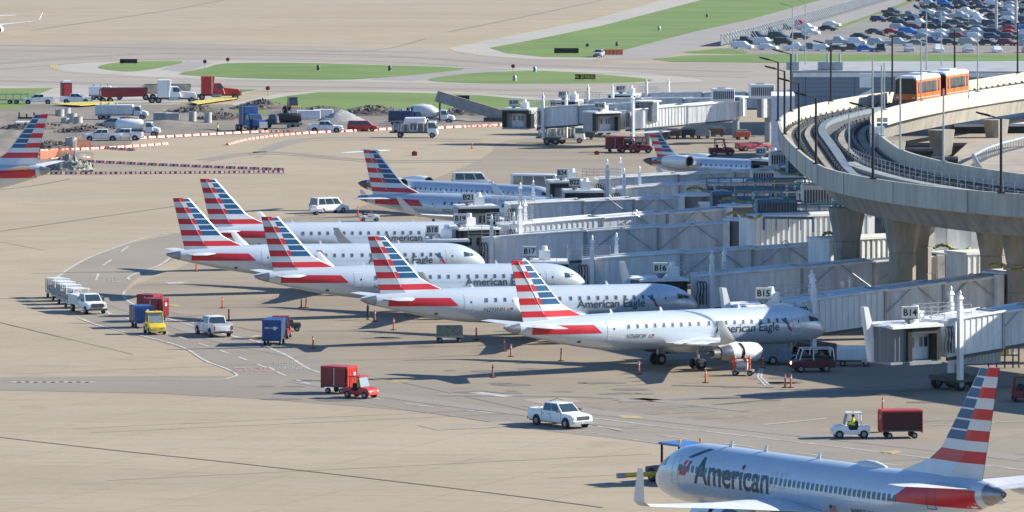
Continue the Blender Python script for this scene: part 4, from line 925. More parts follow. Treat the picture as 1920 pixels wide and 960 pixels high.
for nm, lab, cab, rot, kw in [
 ('B39','far white jet bridge under gate sign B39, second from the left of the distant group',(1066,187),(1380,182),dict(zr=6.6)),
 ('B37','farthest white jet bridge under gate sign B37 behind the distant group',(1172,176),(1500,170),dict(zr=6.6)),
 ('B38','far white jet bridge under gate sign B38, leftmost of the distant group',(975,203),(1215,190),dict(signoff=(-.3,0))),
 ('B36','far white jet bridge under gate sign B36 with long sunlit ribbed tunnel',(1127,209),(1440,184),dict(signoff=(-1.0,0),zr=7.0,steps=[3.6,15,24.5]))]:
    JB[nm] = jet_bridge(nm, lab, cab, rot, far=True, rods=False, group='far jet bridges beyond the T-tail jet', **kw)
# yellow hoses, ducts and catwalks on the rotundas
def hose_on(px, py, z, n, label, w_=3.0):
    q = P(px, py, z); m = MB(); pts = [(w_*(k/n-.5), .25*math.sin(k*.9), .25+.28*math.sin(k*math.pi/n*2)) for k in range(n+1)]
    for k in range(n): m.cyl(pts[k], pts[k+1], .17 if k % 2 else .13, .17 if k % 2 else .13, 8, 0)
    m.box(-.3,.3,-.2,.2,0,.22,1)
    tag(m.build('preconditioned_air_hose', [hose, greym], None, False, q, (0,0,.1)), label, 'hose', 'ribbed yellow green hoses on the rotunda roofs')
for px, py, z, lab, w_ in ((1785,470,7.25,'yellow ribbed hose on the drum roof behind gate sign B14, between the two columns',3.4),(1888,506,7.25,'yellow ribbed hose at the foot of the right sunlit column',3.4),(1566,446,7.25,'yellow ribbed hose beside the first flared column',2.4),(1395,408,7.25,'green ribbed hose on the grey drum left of the sunlit walkway',3.6),(1385,381,7.25,'green ribbed hose on the drum at the right end of the B19 bridge',4.0),(1320,360,6.7,'green ribbed hose over the drum at the end of the B21 bridge',4.0),(1468,327,7.25,'green ribbed hose on the drum below the guideway edge',4.0)):
    hose_on(px, py, z, 14, lab, w_)
def catwalk(label, px, py, z, L, posts=True, hgt=1.1):
    q = P(px, py, z); t = thing('service_catwalk', label, 'catwalk', (q.x, q.y, 0), .03, 'blue grey service catwalks')
    m = MB(); m.box(0,L,-.5,.5,z-.28,z-.0); m.build('walkway_beam', pipeb, t)
    m = MB()
    for k in range(int(L/1.4)+1):
        for y in (-.48,.48): m.cyl((k*1.4,y,z),(k*1.4,y,z+hgt),.035,n=5)
    for y in (-.48,.48):
        for h in (.55,hgt): m.cyl((0,y,z+h),(L,y,z+h),.035,n=5)
    m.build('railing', pipeb, t)
    m = MB(); m.cyl((0,-.75,z+.1),(L,-.75,z+.1),.16,n=10).cyl((0,-.75,z-.35),(L,-.75,z-.35),.12,n=10); m.build('duct', pipeb, t, smooth=True)
    for k in range(int(L/5)+1):
        m = MB(); m.cyl((.4+k*5,0,0),(.4+k*5,0,z-.283),.16,n=8); m.build('post', darkm, t)
    return t
catwalk('long blue grey catwalk with railing right of the B22 tunnel', 1325, 352, 6.6, 20)
catwalk('blue grey catwalk in the middle of the shaded pipework', 1372, 371, 6.4, 15)
catwalk('blue grey catwalk just above the sunlit corrugated walkway', 1412, 398, 6.9, 9)
catwalk('blue grey catwalk tucked under the guideway parapet', 1462, 318, 7.2, 8)
catwalk('pale edged catwalk beside the first guideway column', 1478, 366, 7.0, 6)
def unit(name, label, px, py, z, sx, sy, sz, mat, rz=.1, fins=True, group=None, cat='air unit'):
    q = P(px, py, z); t = thing(name, label, cat, q, rz, group)
    m = MB(); m.box(-sx/2,sx/2,-sy/2,sy/2,0,sz).bevel(.05,1); m.build('casing', mat, t)
    if fins:
        m = MB()
        for k in range(int(sx/.3)): m.box(-sx/2+.1+k*.3,-sx/2+.28+k*.3,-sy/2-.04,-sy/2-.004,sz*.2,sz*.8)
        m.build('grille', darkm, t)
        m = MB(); m.cyl((0,0,sz+.003),(0,0,sz+.15),min(sx,sy)*.35,n=14); m.build('fan_hood', greym, t)
    return t
g_ = 'shaded roof plant between the jet bridges and the guideway'
for lab, px, py, z, sx, sy, sz, mt in (('blue grey plant cabinet with dark louvre beside the pale catwalk',1455,402,6.9,4.2,2,1.6,pipeb),('small grey plant box at the left end of the middle catwalk',1352,388,6.4,2.2,2,1.7,pipeb),('grey plant box above the B22 drum',1430,345,6.8,2.6,2,1.6,bridgeg),('pale plant box right below the B25 cab',1462,312,6.6,2.5,2,1.8,bridgeg),('blue grey plant box under the guideway edge, highest on the right',1500,330,6.8,3.2,2,2.0,pipeb),('grey blue plant tower at the right end of the pipework',1530,392,6.8,3,2,2.6,bridgeg)):
    unit('plant_box', lab, px, py, z, sx, sy, sz, mt, group=g_)
for lab, px, py, z, sx, sz in (('white air conditioner on the far terminal roof, left of the light masts',1355,190,7.2,3.4,2.0),('white air conditioner stack at the far right of the distant jet bridges',1428,184,7.2,3.8,2.2)):
    unit('rooftop_air_conditioner', lab, px, py, z, sx, 2.5, sz, white, group='white air conditioners on the far bridges')
t = building('far_terminal_tower', 'pale blue white stair tower at the end of the far ribbed jet bridge', [(1446,184),(1490,184),(1490,176),(1446,176)], 9, M('pale_blue_wall', (.55,.62,.72), .6))
def plainpx_block(name, label, pxl, pxr, zt_, zb_, depth, mat, cat, group=None):
    return wall_block(name, label, pxl, pxr, zt_, zb_, depth, mat, group, cat)
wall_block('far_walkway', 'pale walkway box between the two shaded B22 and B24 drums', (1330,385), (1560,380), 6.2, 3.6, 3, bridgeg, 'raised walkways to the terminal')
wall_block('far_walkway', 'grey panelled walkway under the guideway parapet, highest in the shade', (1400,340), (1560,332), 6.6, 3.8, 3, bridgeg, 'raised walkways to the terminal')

rn = random.Random(5)
for k, (px, py, z, L) in enumerate([(1340,345,7.4,9),(1400,338,7.6,8),(1352,378,7.2,6),(1412,360,7.4,10),(1440,378,7.6,8),(1380,356,8.0,5),(1475,346,7.6,7),(1490,384,7.4,5),(1432,408,7.5,5),(1495,358,8.2,5)]):
    q = P(px, py, z); m = MB(); b = (L, rn.uniform(-.6,.6), rn.uniform(-.1,.25)); m.cyl((0,0,0), b, .13, n=8).cyl(b, (b[0], b[1], -1.4), .13, n=8)
    m.cyl((0,0,0), (0,0,-1.2), .13, n=8)
    for j in range(4): m.cyl((L*j/4,0,-.1),(L*j/4,0,-1.3),.05,n=5)
    w = ['first','second','third','fourth','fifth','sixth','seventh','eighth','ninth','tenth'][k]
    tag(m.build('roof_pipework', pipeb if k % 3 else steel, None, True, q), f'{"blue grey" if k % 3 else "pale steel"} pipe run in the shaded plant, {w} of ten', 'pipework', 'pipe runs in the shaded roof plant')

for nm, xx, lab in (('B15', 14.5, 0), ('B14', 13.5, 1)):
    tb, L_, rz_ = JB[nm]; m = MB(); m.box(xx-.8, xx+.8, -1.95, -1.88, 2.0, 2.9); m.build('warning_placard', M('faded_red_placard', (.45,.10,.10), .6), tb)
# ------------------------------------------------------------------ vehicles
tyreM, rimM = black, greym
lampw = M('headlamp_lens', (.75,.76,.74), .15); lampr = M('tail_lamp_lens', (.45,.02,.015), .25); lampo = M('amber_lens', (.8,.35,.04), .3)
def wheels(t, xs, yy, r, wd, dual=False):
    for x in xs:
        for s in (-1, 1):
            m = MB(); m.lathe([(-wd/2,.01),(-wd/2,r*.86),(-wd*.35,r),(wd*.35,r),(wd/2,r*.86),(wd/2,.01)], (x,s*yy,r), (0,1,0), 16); o = m.build('wheel', tyreM, t, smooth=True)
            m = MB(); m.cyl((x,s*(yy+wd/2-.03),r),(x,s*(yy+wd/2+.015),r),r*.58,r*.5,12); m.build('rim', rimM, o)
def glasspanels(t, b, tp, z0, z1, wb, wt, splits=(.5,), front=True, rear=True, mat=None):
    """panes laid 6 mm proud of the tapered cabin faces. b=(xrear,xfront) bottom, tp=(xrear,xfront) top"""
    mat = mat or glassb; h = z1-z0
    def side(s, u0, u1, v0=.14, v1=.9):
        def q(u, v):
            xa = b[0]+(tp[0]-b[0])*v; xb = b[1]+(tp[1]-b[1])*v; w_ = wb+(wt-wb)*v
            return (xa+(xb-xa)*u, s*(w_+.012), z0+h*v)
        m = MB(); m.poly([q(u0,v0), q(u1,v0), q(u1,v1), q(u0,v1)]); m.build('side_window', mat, t)
    ed = [0.05]+list(splits)+[.95]
    for s in (-1, 1):
        for a, c in zip(ed[:-1], ed[1:]): side(s, a+.012, c-.012)
    for fr_, ok in ((1, front), (0, rear)):
        if not ok: continue
        m = MB(); e = .014*(1 if fr_ else -1); P_ = []
        for u, v in ((-.9,.1),(.9,.1),(.9,.92),(-.9,.92)):
            x = b[fr_]+(tp[fr_]-b[fr_])*v; w_ = wb+(wt-wb)*v; P_.append((x+e, u*w_, z0+h*v))
        m.poly(P_); m.build('windshield' if fr_ else 'rear_window', mat, t)
def quad_lamps(t, x, y, z, w_, h, mat, nm, front=1):
    for s in (-1, 1):
        m = MB(); m.box(min(x,x+.03*front),max(x,x+.03*front),s*y-w_/2,s*y+w_/2,z,z+h); m.build(nm, mat, t)
def pickup(label, px, py, th, col=cleanw, group=None, sc_=1.0, name='pickup_truck', bed=True, crew=True, loc=None, L=5.9, h=1.93, cargo=None):
    t = thing(name, label, 'pickup truck', loc or P(px, py), R(th), group, sc_); w_ = 1.0; hl = L/2
    m = MB(); z0 = .42
    body = [(-hl,z0+.1),(-hl,1.12),(-hl+.06,1.22),(hl-1.75,1.22),(hl-.35,1.12),(hl-.08,1.0),(hl,.85),(hl,z0),(hl-.35,z0-.05),(-hl+.3,z0)]
    bedx0, bedx1 = -hl+.12, -hl+(1.75 if crew else 2.3)
    m.prism(body, -w_, w_, 'y'); m.bevel(.05, 2); m.build('body', col, t, smooth=True, ang=.5)
    if bed:
        m = MB(); m.box(bedx0,bedx1,-w_+.13,w_-.13,1.225,1.235); m.build('bed_opening', darkm, t)
        m = MB(); 
        for s in (-1,1): m.box(bedx0-.1,bedx1,min(s*(w_-.13),s*w_*.99),max(s*(w_-.13),s*w_*.99),1.2,1.36)
        m.box(-hl+.01,-hl+.1,-w_+.02,w_-.02,1.2,1.36); m.build('bed_rail', col, t)
    b = (bedx1+.02, hl-1.5); tp = (bedx1+.18, hl-2.35)
    m = MB(); m.tbox(b[0], b[1], tp[0], tp[1], w_-.03, w_-.22, 1.2, h); m.bevel(.05, 2); m.build('cabin', col, t, smooth=True, ang=.5)
    glasspanels(t, b, tp, 1.2, h, w_-.03, w_-.22, (.5,) if crew else (.35,))
    for x in (hl-1.0, -hl+1.15):
        for s in (-1, 1):
            m = MB(); m.cyl((x, s*(w_-.02), .42),(x, s*(w_+.012), .42), .50, n=20); m.build('wheel_arch', dark2, t)
    wheels(t, (hl-1.0, -hl+1.15), w_-.07, .40, .26)
    m = MB(); m.box(hl-.02,hl+.03,-.62,.62,.72,1.02); m.build('grille', darkm, t)
    m = MB(); m.box(hl-.02,hl+.12,-w_+.02,w_-.02,.42,.62); m.build('front_bumper', steel if col is cleanw else darkm, t)
    m = MB(); m.box(-hl-.14,-hl+.02,-w_+.05,w_-.05,.45,.64); m.build('rear_bumper', darkm, t)
    quad_lamps(t, hl, w_-.2, .78, .28, .22, lampw, 'headlight'); quad_lamps(t, -hl, w_-.1, .75, .14, .4, lampr, 'tail_light', -1)
    m = MB(); m.box(-hl-.012,-hl+.005,-.25,.25,.68,.82); m.build('number_plate', signb, t)
    for s in (-1, 1):
        for xd in ((b[0]+.05, (b[0]+b[1])/2-.1, b[1]-.12) if crew else (b[0]+.05, b[1]-.12)):
            m = MB(); m.box(xd-.012, xd+.012, s*(w_+.002)-.006, s*(w_+.002)+.006, .55, 1.2); m.build('door_seam', darkm, t)
        for xd in (((b[0]+b[1])/2-.35, b[0]+.2) if crew else (b[0]+.3,)):
            m = MB(); m.box(xd-.1, xd+.1, s*(w_+.015)-.015, s*(w_+.015)+.015, 1.02, 1.07); m.build('door_handle', darkm, t)
        m = MB(); m.box(-hl+.2, hl-1.5, s*(w_-.05)-.05, s*(w_-.05)+.05, .36, .44); m.build('side_step', darkm, t)
    for s in (-1, 1):
        m = MB(); m.box(b[1]-.35,b[1]-.2,s*(w_+.02)-.02,s*(w_+.2)+.02,1.25,1.5) if s > 0 else m.box(b[1]-.35,b[1]-.2,-w_-.22,-w_-.0,1.25,1.5); m.build('wing_mirror', darkm, t)
    return t
pk_front = pickup('white crew cab pickup driving alone on the service road in the foreground', 1050, 799, -52, sc_=.95)
tt = MB(); tt.tube([(-2.9,.95,1.4),(-2.6,.95,1.75),(-1.6,.95,2.05),(-.6,.9,1.98)], .03); tt.build('bed_rope', M('pale_red_rope', (.6,.25,.2), .7), pk_front)
pickup('white pickup seen from behind, driving left of the blue baggage cart', 400, 629, 112, sc_=.95)
def van(label, px, py, th, col=cleanw, L=4.8, h=2.0, w_=.95, name='van', cat='van', sc_=1.0, splits=(.34,.67), group=None, lo=None):
    t = thing(name, label, cat, P(px, py), R(th), group, sc_); hl = L/2
    m = MB(); m.prism([(-hl,.35),(-hl,1.05),(hl-.9,1.05),(hl-.1,.85),(hl,.6),(hl,.3)], -w_, w_, 'y'); m.bevel(.05,2); m.build('body', lo or col, t, smooth=True, ang=.5)
    b = (-hl+.02, hl-.75); tp = (-hl+.14, hl-1.55)
    m = MB(); m.tbox(b[0],b[1],tp[0],tp[1],w_-.01,w_-.12,1.0,h); m.bevel(.05,2); m.build('cabin', col, t, smooth=True, ang=.5)
    glasspanels(t, b, tp, 1.0, h, w_-.01, w_-.12, splits); wheels(t, (hl-.85,-hl+.85), w_-.08, .34, .24)
    quad_lamps(t, hl-.02, w_-.2, .62, .25, .18, lampw, 'headlight'); quad_lamps(t, -hl, w_-.08, .8, .12, .4, lampr, 'tail_light', -1)
    m = MB(); m.box(hl-.05,hl+.06,-w_+.05,w_-.05,.3,.5).box(-hl-.06,-hl+.05,-w_+.05,w_-.05,.3,.5); m.build('bumper', darkm, t)
    return t
van('white van parked left of the golf cart with dark rear windows', 617, 399, 35, L=4.7, h=1.95)
van('white van roof showing behind the T-tail jet fuselage', 886, 352, 8, L=5.6, h=2.1)
van('white shuttle bus standing behind gate signs B22 and B24', 1012, 372, -12, L=7.6, h=3.2, w_=1.15, name='shuttle_bus', cat='bus', splits=(.25,.5,.75))
# utility truck with four water carts in tow
def boxtruck_front(label, px, py, th, sc_=1.0):
    t = thing('utility_truck', label, 'truck', P(px, py), R(th), None, sc_)
    m = MB(); m.prism([(-.4,.5),(-.4,1.25),(2.3,1.2),(2.85,1.05),(2.9,.5)], -1.0, 1.0, 'y'); m.bevel(.05,2); m.build('body', cleanw, t, smooth=True, ang=.5)
    b = (-.4,1.75); tp = (-.3,1.05); m = MB(); m.tbox(*b,*tp,.97,.78,1.2,1.98); m.bevel(.05,2); m.build('cabin', cleanw, t, smooth=True, ang=.5)
    glasspanels(t, b, tp, 1.2, 1.98, .97, .78); wheels(t, (2.0,-2.0), .93, .42, .28)
    m = MB(); m.box(-3.1,-.45,-1.05,1.05,.75,1.75); m.bevel(.03,1); m.build('service_body', white, t)
    for s in (-1,1):
        for k in range(3): m = MB(); m.box(-3.0+k*.85,-2.25+k*.85,s*1.05-.012,s*1.05+.012,.85,1.65); m.build('locker_door', bridgew, t)
    m = MB(); m.box(2.88,2.94,-.65,.65,.72,1.12); m.build('grille', darkm, t); m = MB(); m.box(2.88,3.0,-1.0,1.0,.42,.62); m.build('front_bumper', darkm, t)
    quad_lamps(t, 2.88, .82, .82, .24, .24, lampw, 'headlight')
    m = MB(); 
    for s in (-1,1): m = MB(); m.box(1.35,1.5,s*1.12-.1,s*1.12+.1,1.25,1.6); m.build('wing_mirror', darkm, t)
    return t
boxtruck_front('white utility truck leading a string of wheeled bottle carts at the left', 165, 586, -66, .95)
def bottle_cart(label, px, py, th):
    t = thing('bottle_cart', label, 'cart', P(px, py), R(th), 'bottle carts behind the utility truck')
    m = MB(); m.box(-1.2,1.2,-.8,.8,.45,.62); m.build('frame', steel, t)
    for k in range(3):
        m = MB(); m.lathe([(-.9,.02),(-.85,.3),(.85,.3),(.9,.02)], (0,(k-1)*.5,.98), (1,0,0), 12); m.build('gas_bottle', M('pale_bottle', (.55,.6,.6), .4), t, smooth=True)
    m = MB()
    for x in (-1.15,1.15):
        for y in (-.78,.78): m.cyl((x,y,.6),(x,y,1.9),.04,n=6)
    m.box(-1.2,1.2,-.82,.82,1.9,1.96); m.build('canopy_frame', white, t)
    m = MB(); 
    for k in range(6): m.box(-1.15+k*.42,-1.0+k*.42,-.84,-.80,.65,1.85)
    m.build('bottle_rack', greym, t); wheels(t, (-.8,.8), .72, .22, .16); return t
for k, (a, b) in enumerate(((142,577),(129,570),(118,564),(108,558))):
    bottle_cart(['first bottle cart, directly behind the white utility truck','second bottle cart behind the white utility truck','third bottle cart behind the white utility truck','last bottle cart at the tail of the string'][k], a, b, -62)
def cart(label, px, py, th, col=red, side=dred, L=3.6, group='covered baggage carts', open_side=True, z=2.25, logo=False, textm=None):
    t = thing('baggage_cart', label, 'baggage cart', P(px, py), R(th), group); hl = L/2
    m = MB(); m.box(-hl,hl,-.85,.85,.55,.68); m.build('bed', darkm, t)
    m = MB(); m.box(-hl,hl,-.9,.9,z-.05,z+.03).box(-hl+.02,hl-.02,-.82,.82,z+.03,z+.08); m.build('roof', col, t)
    for s in (-1,1):
        m = MB(); m.box(min(s*hl,s*(hl-.05)),max(s*hl,s*(hl-.05)),-.86,.86,.45,z-.053)
        for k in range(6): m.box(min(s*(hl+.03),s*(hl-.0)),max(s*(hl+.03),s*hl),-.8+k*.29,-.72+k*.29,.5,z-.1)
        e = m.build('end_wall', col, t)
        m = MB(); m.box(s*hl+s*.03-.01,s*hl+s*.03+.012,.15,.42,1.45,1.75); m.build('placard', white, e)
    m = MB(); m.box(-hl+.05,hl-.05,.78,.82,.7,z-.06) 
    for k in range(2): m.box(-hl+.06+k*(hl-.06),-hl+hl-.12+k*(hl-.06)+.0,-.86,-.83,.7,z-.06)
    m.build('side_curtain', side, t)
    m = MB(); m.box(-.05,.05,-.88,-.84,.68,z-.05); m.build('centre_post', steel, t)
    m = MB(); m.cyl((hl,0,.45),(hl+1.0,0,.4),.04); m.build('drawbar', darkm, t)
    wheels(t, (-hl+.6,hl-.6), .7, .24, .18)
    if textm:
        for row, tx in ((1.55,textm[0]),(1.28,textm[1])): pass
    return t
def tug(label, px, py, th, col=red, cab=True, group=None, sc_=1.0, driver=None, cabcol=None):
    t = thing('baggage_tug', label, 'baggage tug', P(px, py), R(th), group, sc_)
    m = MB(); m.prism([(-1.45,.35),(-1.45,.95),(-.5,.95),(-.45,.65),(.25,.65),(.35,1.05),(1.25,.98),(1.5,.75),(1.55,.35)], -.78, .78, 'y'); m.bevel(.05,2); m.build('body', col, t, smooth=True, ang=.5)
    m = MB(); m.box(-.45,.1,-.5,.5,.66,.95).box(-.55,-.4,-.5,.5,.9,1.35); m.build('seat', cloth, t)
    if cab:
        m = MB(); 
        for x, xt in ((-.75,-.7),(.55,.3)):
            for s in (-1,1): m.cyl((x,s*.72,.95),(xt,s*.66,1.95),.045,n=6)
        m.box(-.85,.42,-.74,.74,1.95,2.04); m.build('cab_frame', cabcol or col, t)
        m = MB(); m.poly([(.56,-.68,1.06),(.56,.68,1.06),(.33,.62,1.9),(.33,-.62,1.9)]); m.build('windshield', M('clear_glass', (.25,.32,.33), .05, spec=.8), t)
        m = MB(); m.cyl((-.2,.2,2.04),(-.2,.2,2.16),.07); m.build('beacon', lampo, t)
    m = MB(); m.cyl((.3,.2,1.05),(.15,.2,1.3),.03).lathe([(-.02,.16),(.02,.16)], (.15,.2,1.3), (-.4,0,1), 12, cap=True); m.build('steering_wheel', black, t)
    quad_lamps(t, 1.52, .55, .6, .18, .16, lampw, 'headlight'); wheels(t, (-.95,1.0), .70, .34, .24)
    if driver: 
        q = P(px, py); d = Vector((math.cos(R(th))*-.2, math.sin(R(th))*-.2, .95)); person(driver, q+d, R(th), 'sit')
    return t
tug('red baggage tug with glazed cab heading right in front of its red cart', 676, 746, -35, red, sc_=.88, driver='driver sitting in the red tug cab in a bright vest')
cart('red covered cart towed behind the red tug with the glazed cab', 636, 737, -28, L=2.5, z=2.15)
tug('white baggage tug with seated driver, heading left and towing a red cart', 1595, 821, 185, cleanw, sc_=.95, driver='driver in yellow green vest seated on the white tug')
cart('red cart with a shade-painted side behind the white tug, near the foreground airliner tail', 1688, 821, 186, L=3.1, z=2.05, side=M('painted_interior_shade', (.05,.012,.015), .8))  # side panel coloured dark as the shaded inside of an open cart
tug('yellow tug in front of the blue cart on the left side of the service road', 290, 626, -75, yellow, driver='driver in a bright vest behind the yellow tug windscreen', sc_=1.0)
cart('blue covered cart right behind the yellow tug', 265, 614, -70, blue, navy, L=2.2, z=2.0)
cart('dark red cart with white placard beyond the yellow tug', 291, 602, -30, dred, dred, L=2.0, z=2.1)
cart('dark red cart half hidden behind the cart with the placard', 281, 592, -30, dred, dred, L=1.9, z=2.0)
bc = cart('blue covered cart seen end-on in the middle of the service road', 514, 646, -95, blue, navy, L=3.4)
tx = bc; e = sign_text('BAG CARTS', tx, -.6, .6, 1.55, 1.72, 0, white)
for v in e.data.vertices: v.co = Vector((1.74, v.co.x, v.co.z))
tug('red tug hidden ahead of the blue end-on cart', 527, 634, 85, dred)
m = MB(); m.box(-.9,.9,-.5,.5,.35,.8).box(-.5,.2,-.4,.4,.8,1.1); m.bevel(.06,1); tw = thing('towed_compressor', 'small black towed unit just right of the blue end-on cart', 'trailer', P(546,621), .1); m.build('casing', darkm, tw); wheels(tw, (-.5,.5), .5, .25, .16)
# cargo dolly under the second jet
tw = thing('cargo_dolly', 'grey dolly with netted load under the belly of the second nearest jet', 'cargo dolly', P(843,642), .08)
m = MB(); m.box(-1.25,1.25,-.8,.8,.5,.68); m.build('frame', greym, tw)
m = MB(); m.box(-1.15,1.15,-.75,.75,.69,1.5)
for k in range(7): m.box(-1.1+k*.33,-1.02+k*.33,-.78,-.74,.7,1.5)
m.bevel(.02,1); m.build('netted_load', M('faded_green_net', (.22,.27,.24), .8, var=.5, scale=4, col2=(.08,.1,.09)), tw); wheels(tw, (-.9,.9), .65, .24, .18)
person('worker in dark clothes standing beneath the tail of the second nearest jet', P(690,600), 0, vest=cloth)
person('worker in a yellow green vest on the ground beside the B18 cab', P(813,424,0)+Vector((0,0,0)), 2.0)
# golf cart
t = thing('golf_cart', 'small white open golf cart under the tail of the B19 jet', 'golf cart', P(692,415), R(10))
m = MB(); m.prism([(-1.2,.3),(-1.2,.75),(-.6,.8),(-.5,.5),(.3,.5),(.5,.85),(1.2,.75),(1.25,.3)], -.6, .6, 'y'); m.bevel(.05,2); m.build('body', cleanw, t, smooth=True)
m = MB(); m.box(-.75,-.2,-.5,.5,.8,.92).box(-.85,-.75,-.5,.5,.9,1.3); m.build('seat', cloth, t); wheels(t, (-.8,.85), .55, .25, .18)
m = MB(); m.cyl((.45,-.5,.85),(.2,-.5,1.35),.03).cyl((.45,.5,.85),(.2,.5,1.35),.03).cyl((.2,-.5,1.35),(.2,.5,1.35),.03); m.build('dash_frame', darkm, t)
t = thing('small_trailer', 'small white trailer hitched behind the white van', 'trailer', P(592,403), R(15))
m = MB(); m.box(-.8,.8,-.5,.5,.4,.8).prism([(-.7,.8),(.2,.8),(0,1.2),(-.5,1.2)], -.4, .4, 'y'); m.bevel(.04,1); m.build('body', white, t); wheels(t, (0,), .5, .26, .16)
# fire-bottle / lavatory cart beside the engine
t = thing('lavatory_cart', 'small service cart with red and white fittings below the nearest jet engine', 'service cart', P(1393,704), R(-10))
m = MB(); m.box(-.9,.9,-.6,.6,.35,.5); m.build('frame', greym, t)
m = MB(); m.lathe([(-.5,.02),(-.45,.42),(.45,.42),(.5,.02)], (-.05,0,.95), (1,0,0), 16); m.build('tank', M('pale_tank', (.55,.58,.62), .35), t, smooth=True)
for x in (-.65,.2,.6):
    m = MB(); m.cyl((x,-.3,.5),(x,-.3,1.45),.1,.1,8).cyl((x,-.3,1.45),(x,-.3,1.75),.16,.02,8); m.build('cone', orange, t)
m = MB(); m.tube([(-.8,-.5,.5),(-.85,-.5,1.4),(-.2,-.5,1.5),(.3,-.5,1.35),(.8,-.5,.9)], .04); m.build('hose', red, t); wheels(t, (-.6,.65), .55, .24, .16)
# belt loader / maroon service truck by the nose
t = thing('belt_loader', 'dark red open-frame service vehicle with a lit lamp under the B15 bridge', 'belt loader', P(1522,697), R(188))
m = MB(); m.prism([(-1.9,.4),(-1.9,1.05),(.4,1.05),(1.6,.95),(1.9,.8),(1.9,.4)], -.9, .9, 'y'); m.bevel(.05,2); m.build('body', M('maroon_paint', (.10,.018,.025), .4), t)
m = MB()
for x, xt in ((-1.8,-1.7),(0,0),(1.2,.9)):
    for s in (-1,1): m.cyl((x,s*.82,1.05),(xt,s*.78,2.0),.045,n=6)
for s in (-1,1): m.cyl((-1.7,s*.78,2.0),(.9,s*.78,2.0),.045,n=6)
m.cyl((.9,-.78,2),(.9,.78,2),.045).cyl((-1.7,-.78,2),(-1.7,.78,2),.045); m.build('roof_frame', white, t)
m = MB(); m.hexa([(-2.0,-.4,1.1),(1.2,-.4,1.2),(1.2,.4,1.2),(-2.0,.4,1.1),(-2.0,-.4,1.3),(1.2,-.4,1.45),(1.2,.4,1.45),(-2.0,.4,1.3)]); m.build('belt', black, t); wheels(t, (-1.1,1.1), .8, .33, .24)
em = bpy.data.materials.new('lit_lamp'); em.use_nodes = True; em.node_tree.nodes['Principled BSDF'].inputs['Emission Color'].default_value = (1,.75,.35,1); em.node_tree.nodes['Principled BSDF'].inputs['Emission Strength'].default_value = 4
m = MB(); m.lathe([(0,.14),(.06,.1)], (1.9,.6,.85), (1,0,0), 12, cap=True); m.build('lamp', em, t)
# ground power unit
def gpu(label, px, py, th, col=cleanw, sx=1.5):
    t = thing('ground_power_unit', label, 'power unit', P(px, py), R(th), None)
    m = MB(); m.box(-sx,sx,-.8,.8,.55,1.7); m.bevel(.07,2); c_ = m.build('casing', col, t, smooth=True, ang=.5)
    for k in (-1,0,1):
        m = MB(); m.box(k*.9-.38,k*.9+.38,-.83,-.803,.7,1.5); m.build('access_panel', white, c_)
    m = MB(); m.box(sx*.72,sx-.1,-.84,-.805,.95,1.45); m.build('vent_grille', darkm, t)
    m = MB(); m.box(-sx-.05,sx+.05,-.75,.75,.42,.55); m.build('chassis', darkm, t); wheels(t, (-sx+.5,sx-.5), .68, .28, .2)
    m = MB(); m.cyl((-sx,0,.45),(-sx-1.1,0,.4),.05); m.build('drawbar', darkm, t); return t
gpu('white boxy ground power unit standing left of the B14 cab', 1602, 686, -4)
t = thing('nose_gear_tug', 'low grey pushback tug at the nose wheel of the nearest jet', 'pushback tug', P(1466,683), R(10))
m = MB(); m.prism([(-1.6,.3),(-1.6,.8),(-.3,.8),(-.2,1.3),(.6,1.3),(.7,.8),(1.6,.75),(1.6,.3)], -.9, .9, 'y'); m.bevel(.05,1); m.build('body', M('grey_blue_paint', (.18,.24,.28), .5), t); wheels(t, (-1.0,1.0), .82, .4, .28)
# yellow barrier box, cylinder rack near B14
t = thing('wheel_chock_bin', 'dull yellow slatted bin on the ground below the B14 cab wheels', 'bin', P(1790,718), R(5))
m = MB(); m.box(-1.1,1.1,-.5,.5,.1,.9)
for k in range(6): m.box(-1.0+k*.36,-.85+k*.36,-.54,-.5,.15,.85)
m.build('body', M('dull_yellow', (.32,.27,.08), .7, var=.4), t)
t = thing('gas_bottle_rack', 'rack of yellow gas bottles standing behind the B14 tunnel', 'bottle rack', P(1884,690), R(0))
for k in range(4):
    m = MB(); m.lathe([(0,.16),(1.3,.16),(1.45,.05),(1.55,.05)], (-.7+k*.45,0,1.2), (0,0,1), 12, cap=True); m.build('bottle', yellow if k != 3 else white, t, smooth=True)
m = MB(); m.lathe([(0,.16),(1.3,.16),(1.45,.05)], (-1.15,0,1.2), (0,0,1), 12, cap=True); m.build('bottle', red, t, smooth=True)
m = MB()
for x in (-1.4,-.7,0,.7,1.2):
    for y in (-.35,.35): m.cyl((x,y,0),(x,y,1.9),.04,n=6)
for z in (.5,1.1,1.8):
    for y in (-.35,.35): m.cyl((-1.4,y,z),(1.2,y,z),.035,n=6)
m.build('frame', darkm, t)
t = thing('bridge_power_box', 'blue white slatted box hanging under the B14 tunnel', 'power box', P(1832,676,2.0), R(28))
m = MB(); m.box(-2.2,2.0,-.5,.5,-.2,1.1); m.build('casing', M('pale_blue_metal', (.50,.58,.64), .5), t)
m = MB()
for k in range(12): m.box(-2.1+k*.33,-1.95+k*.33,-.54,-.503,0,.95)
m.build('louvres', bridgew, t)
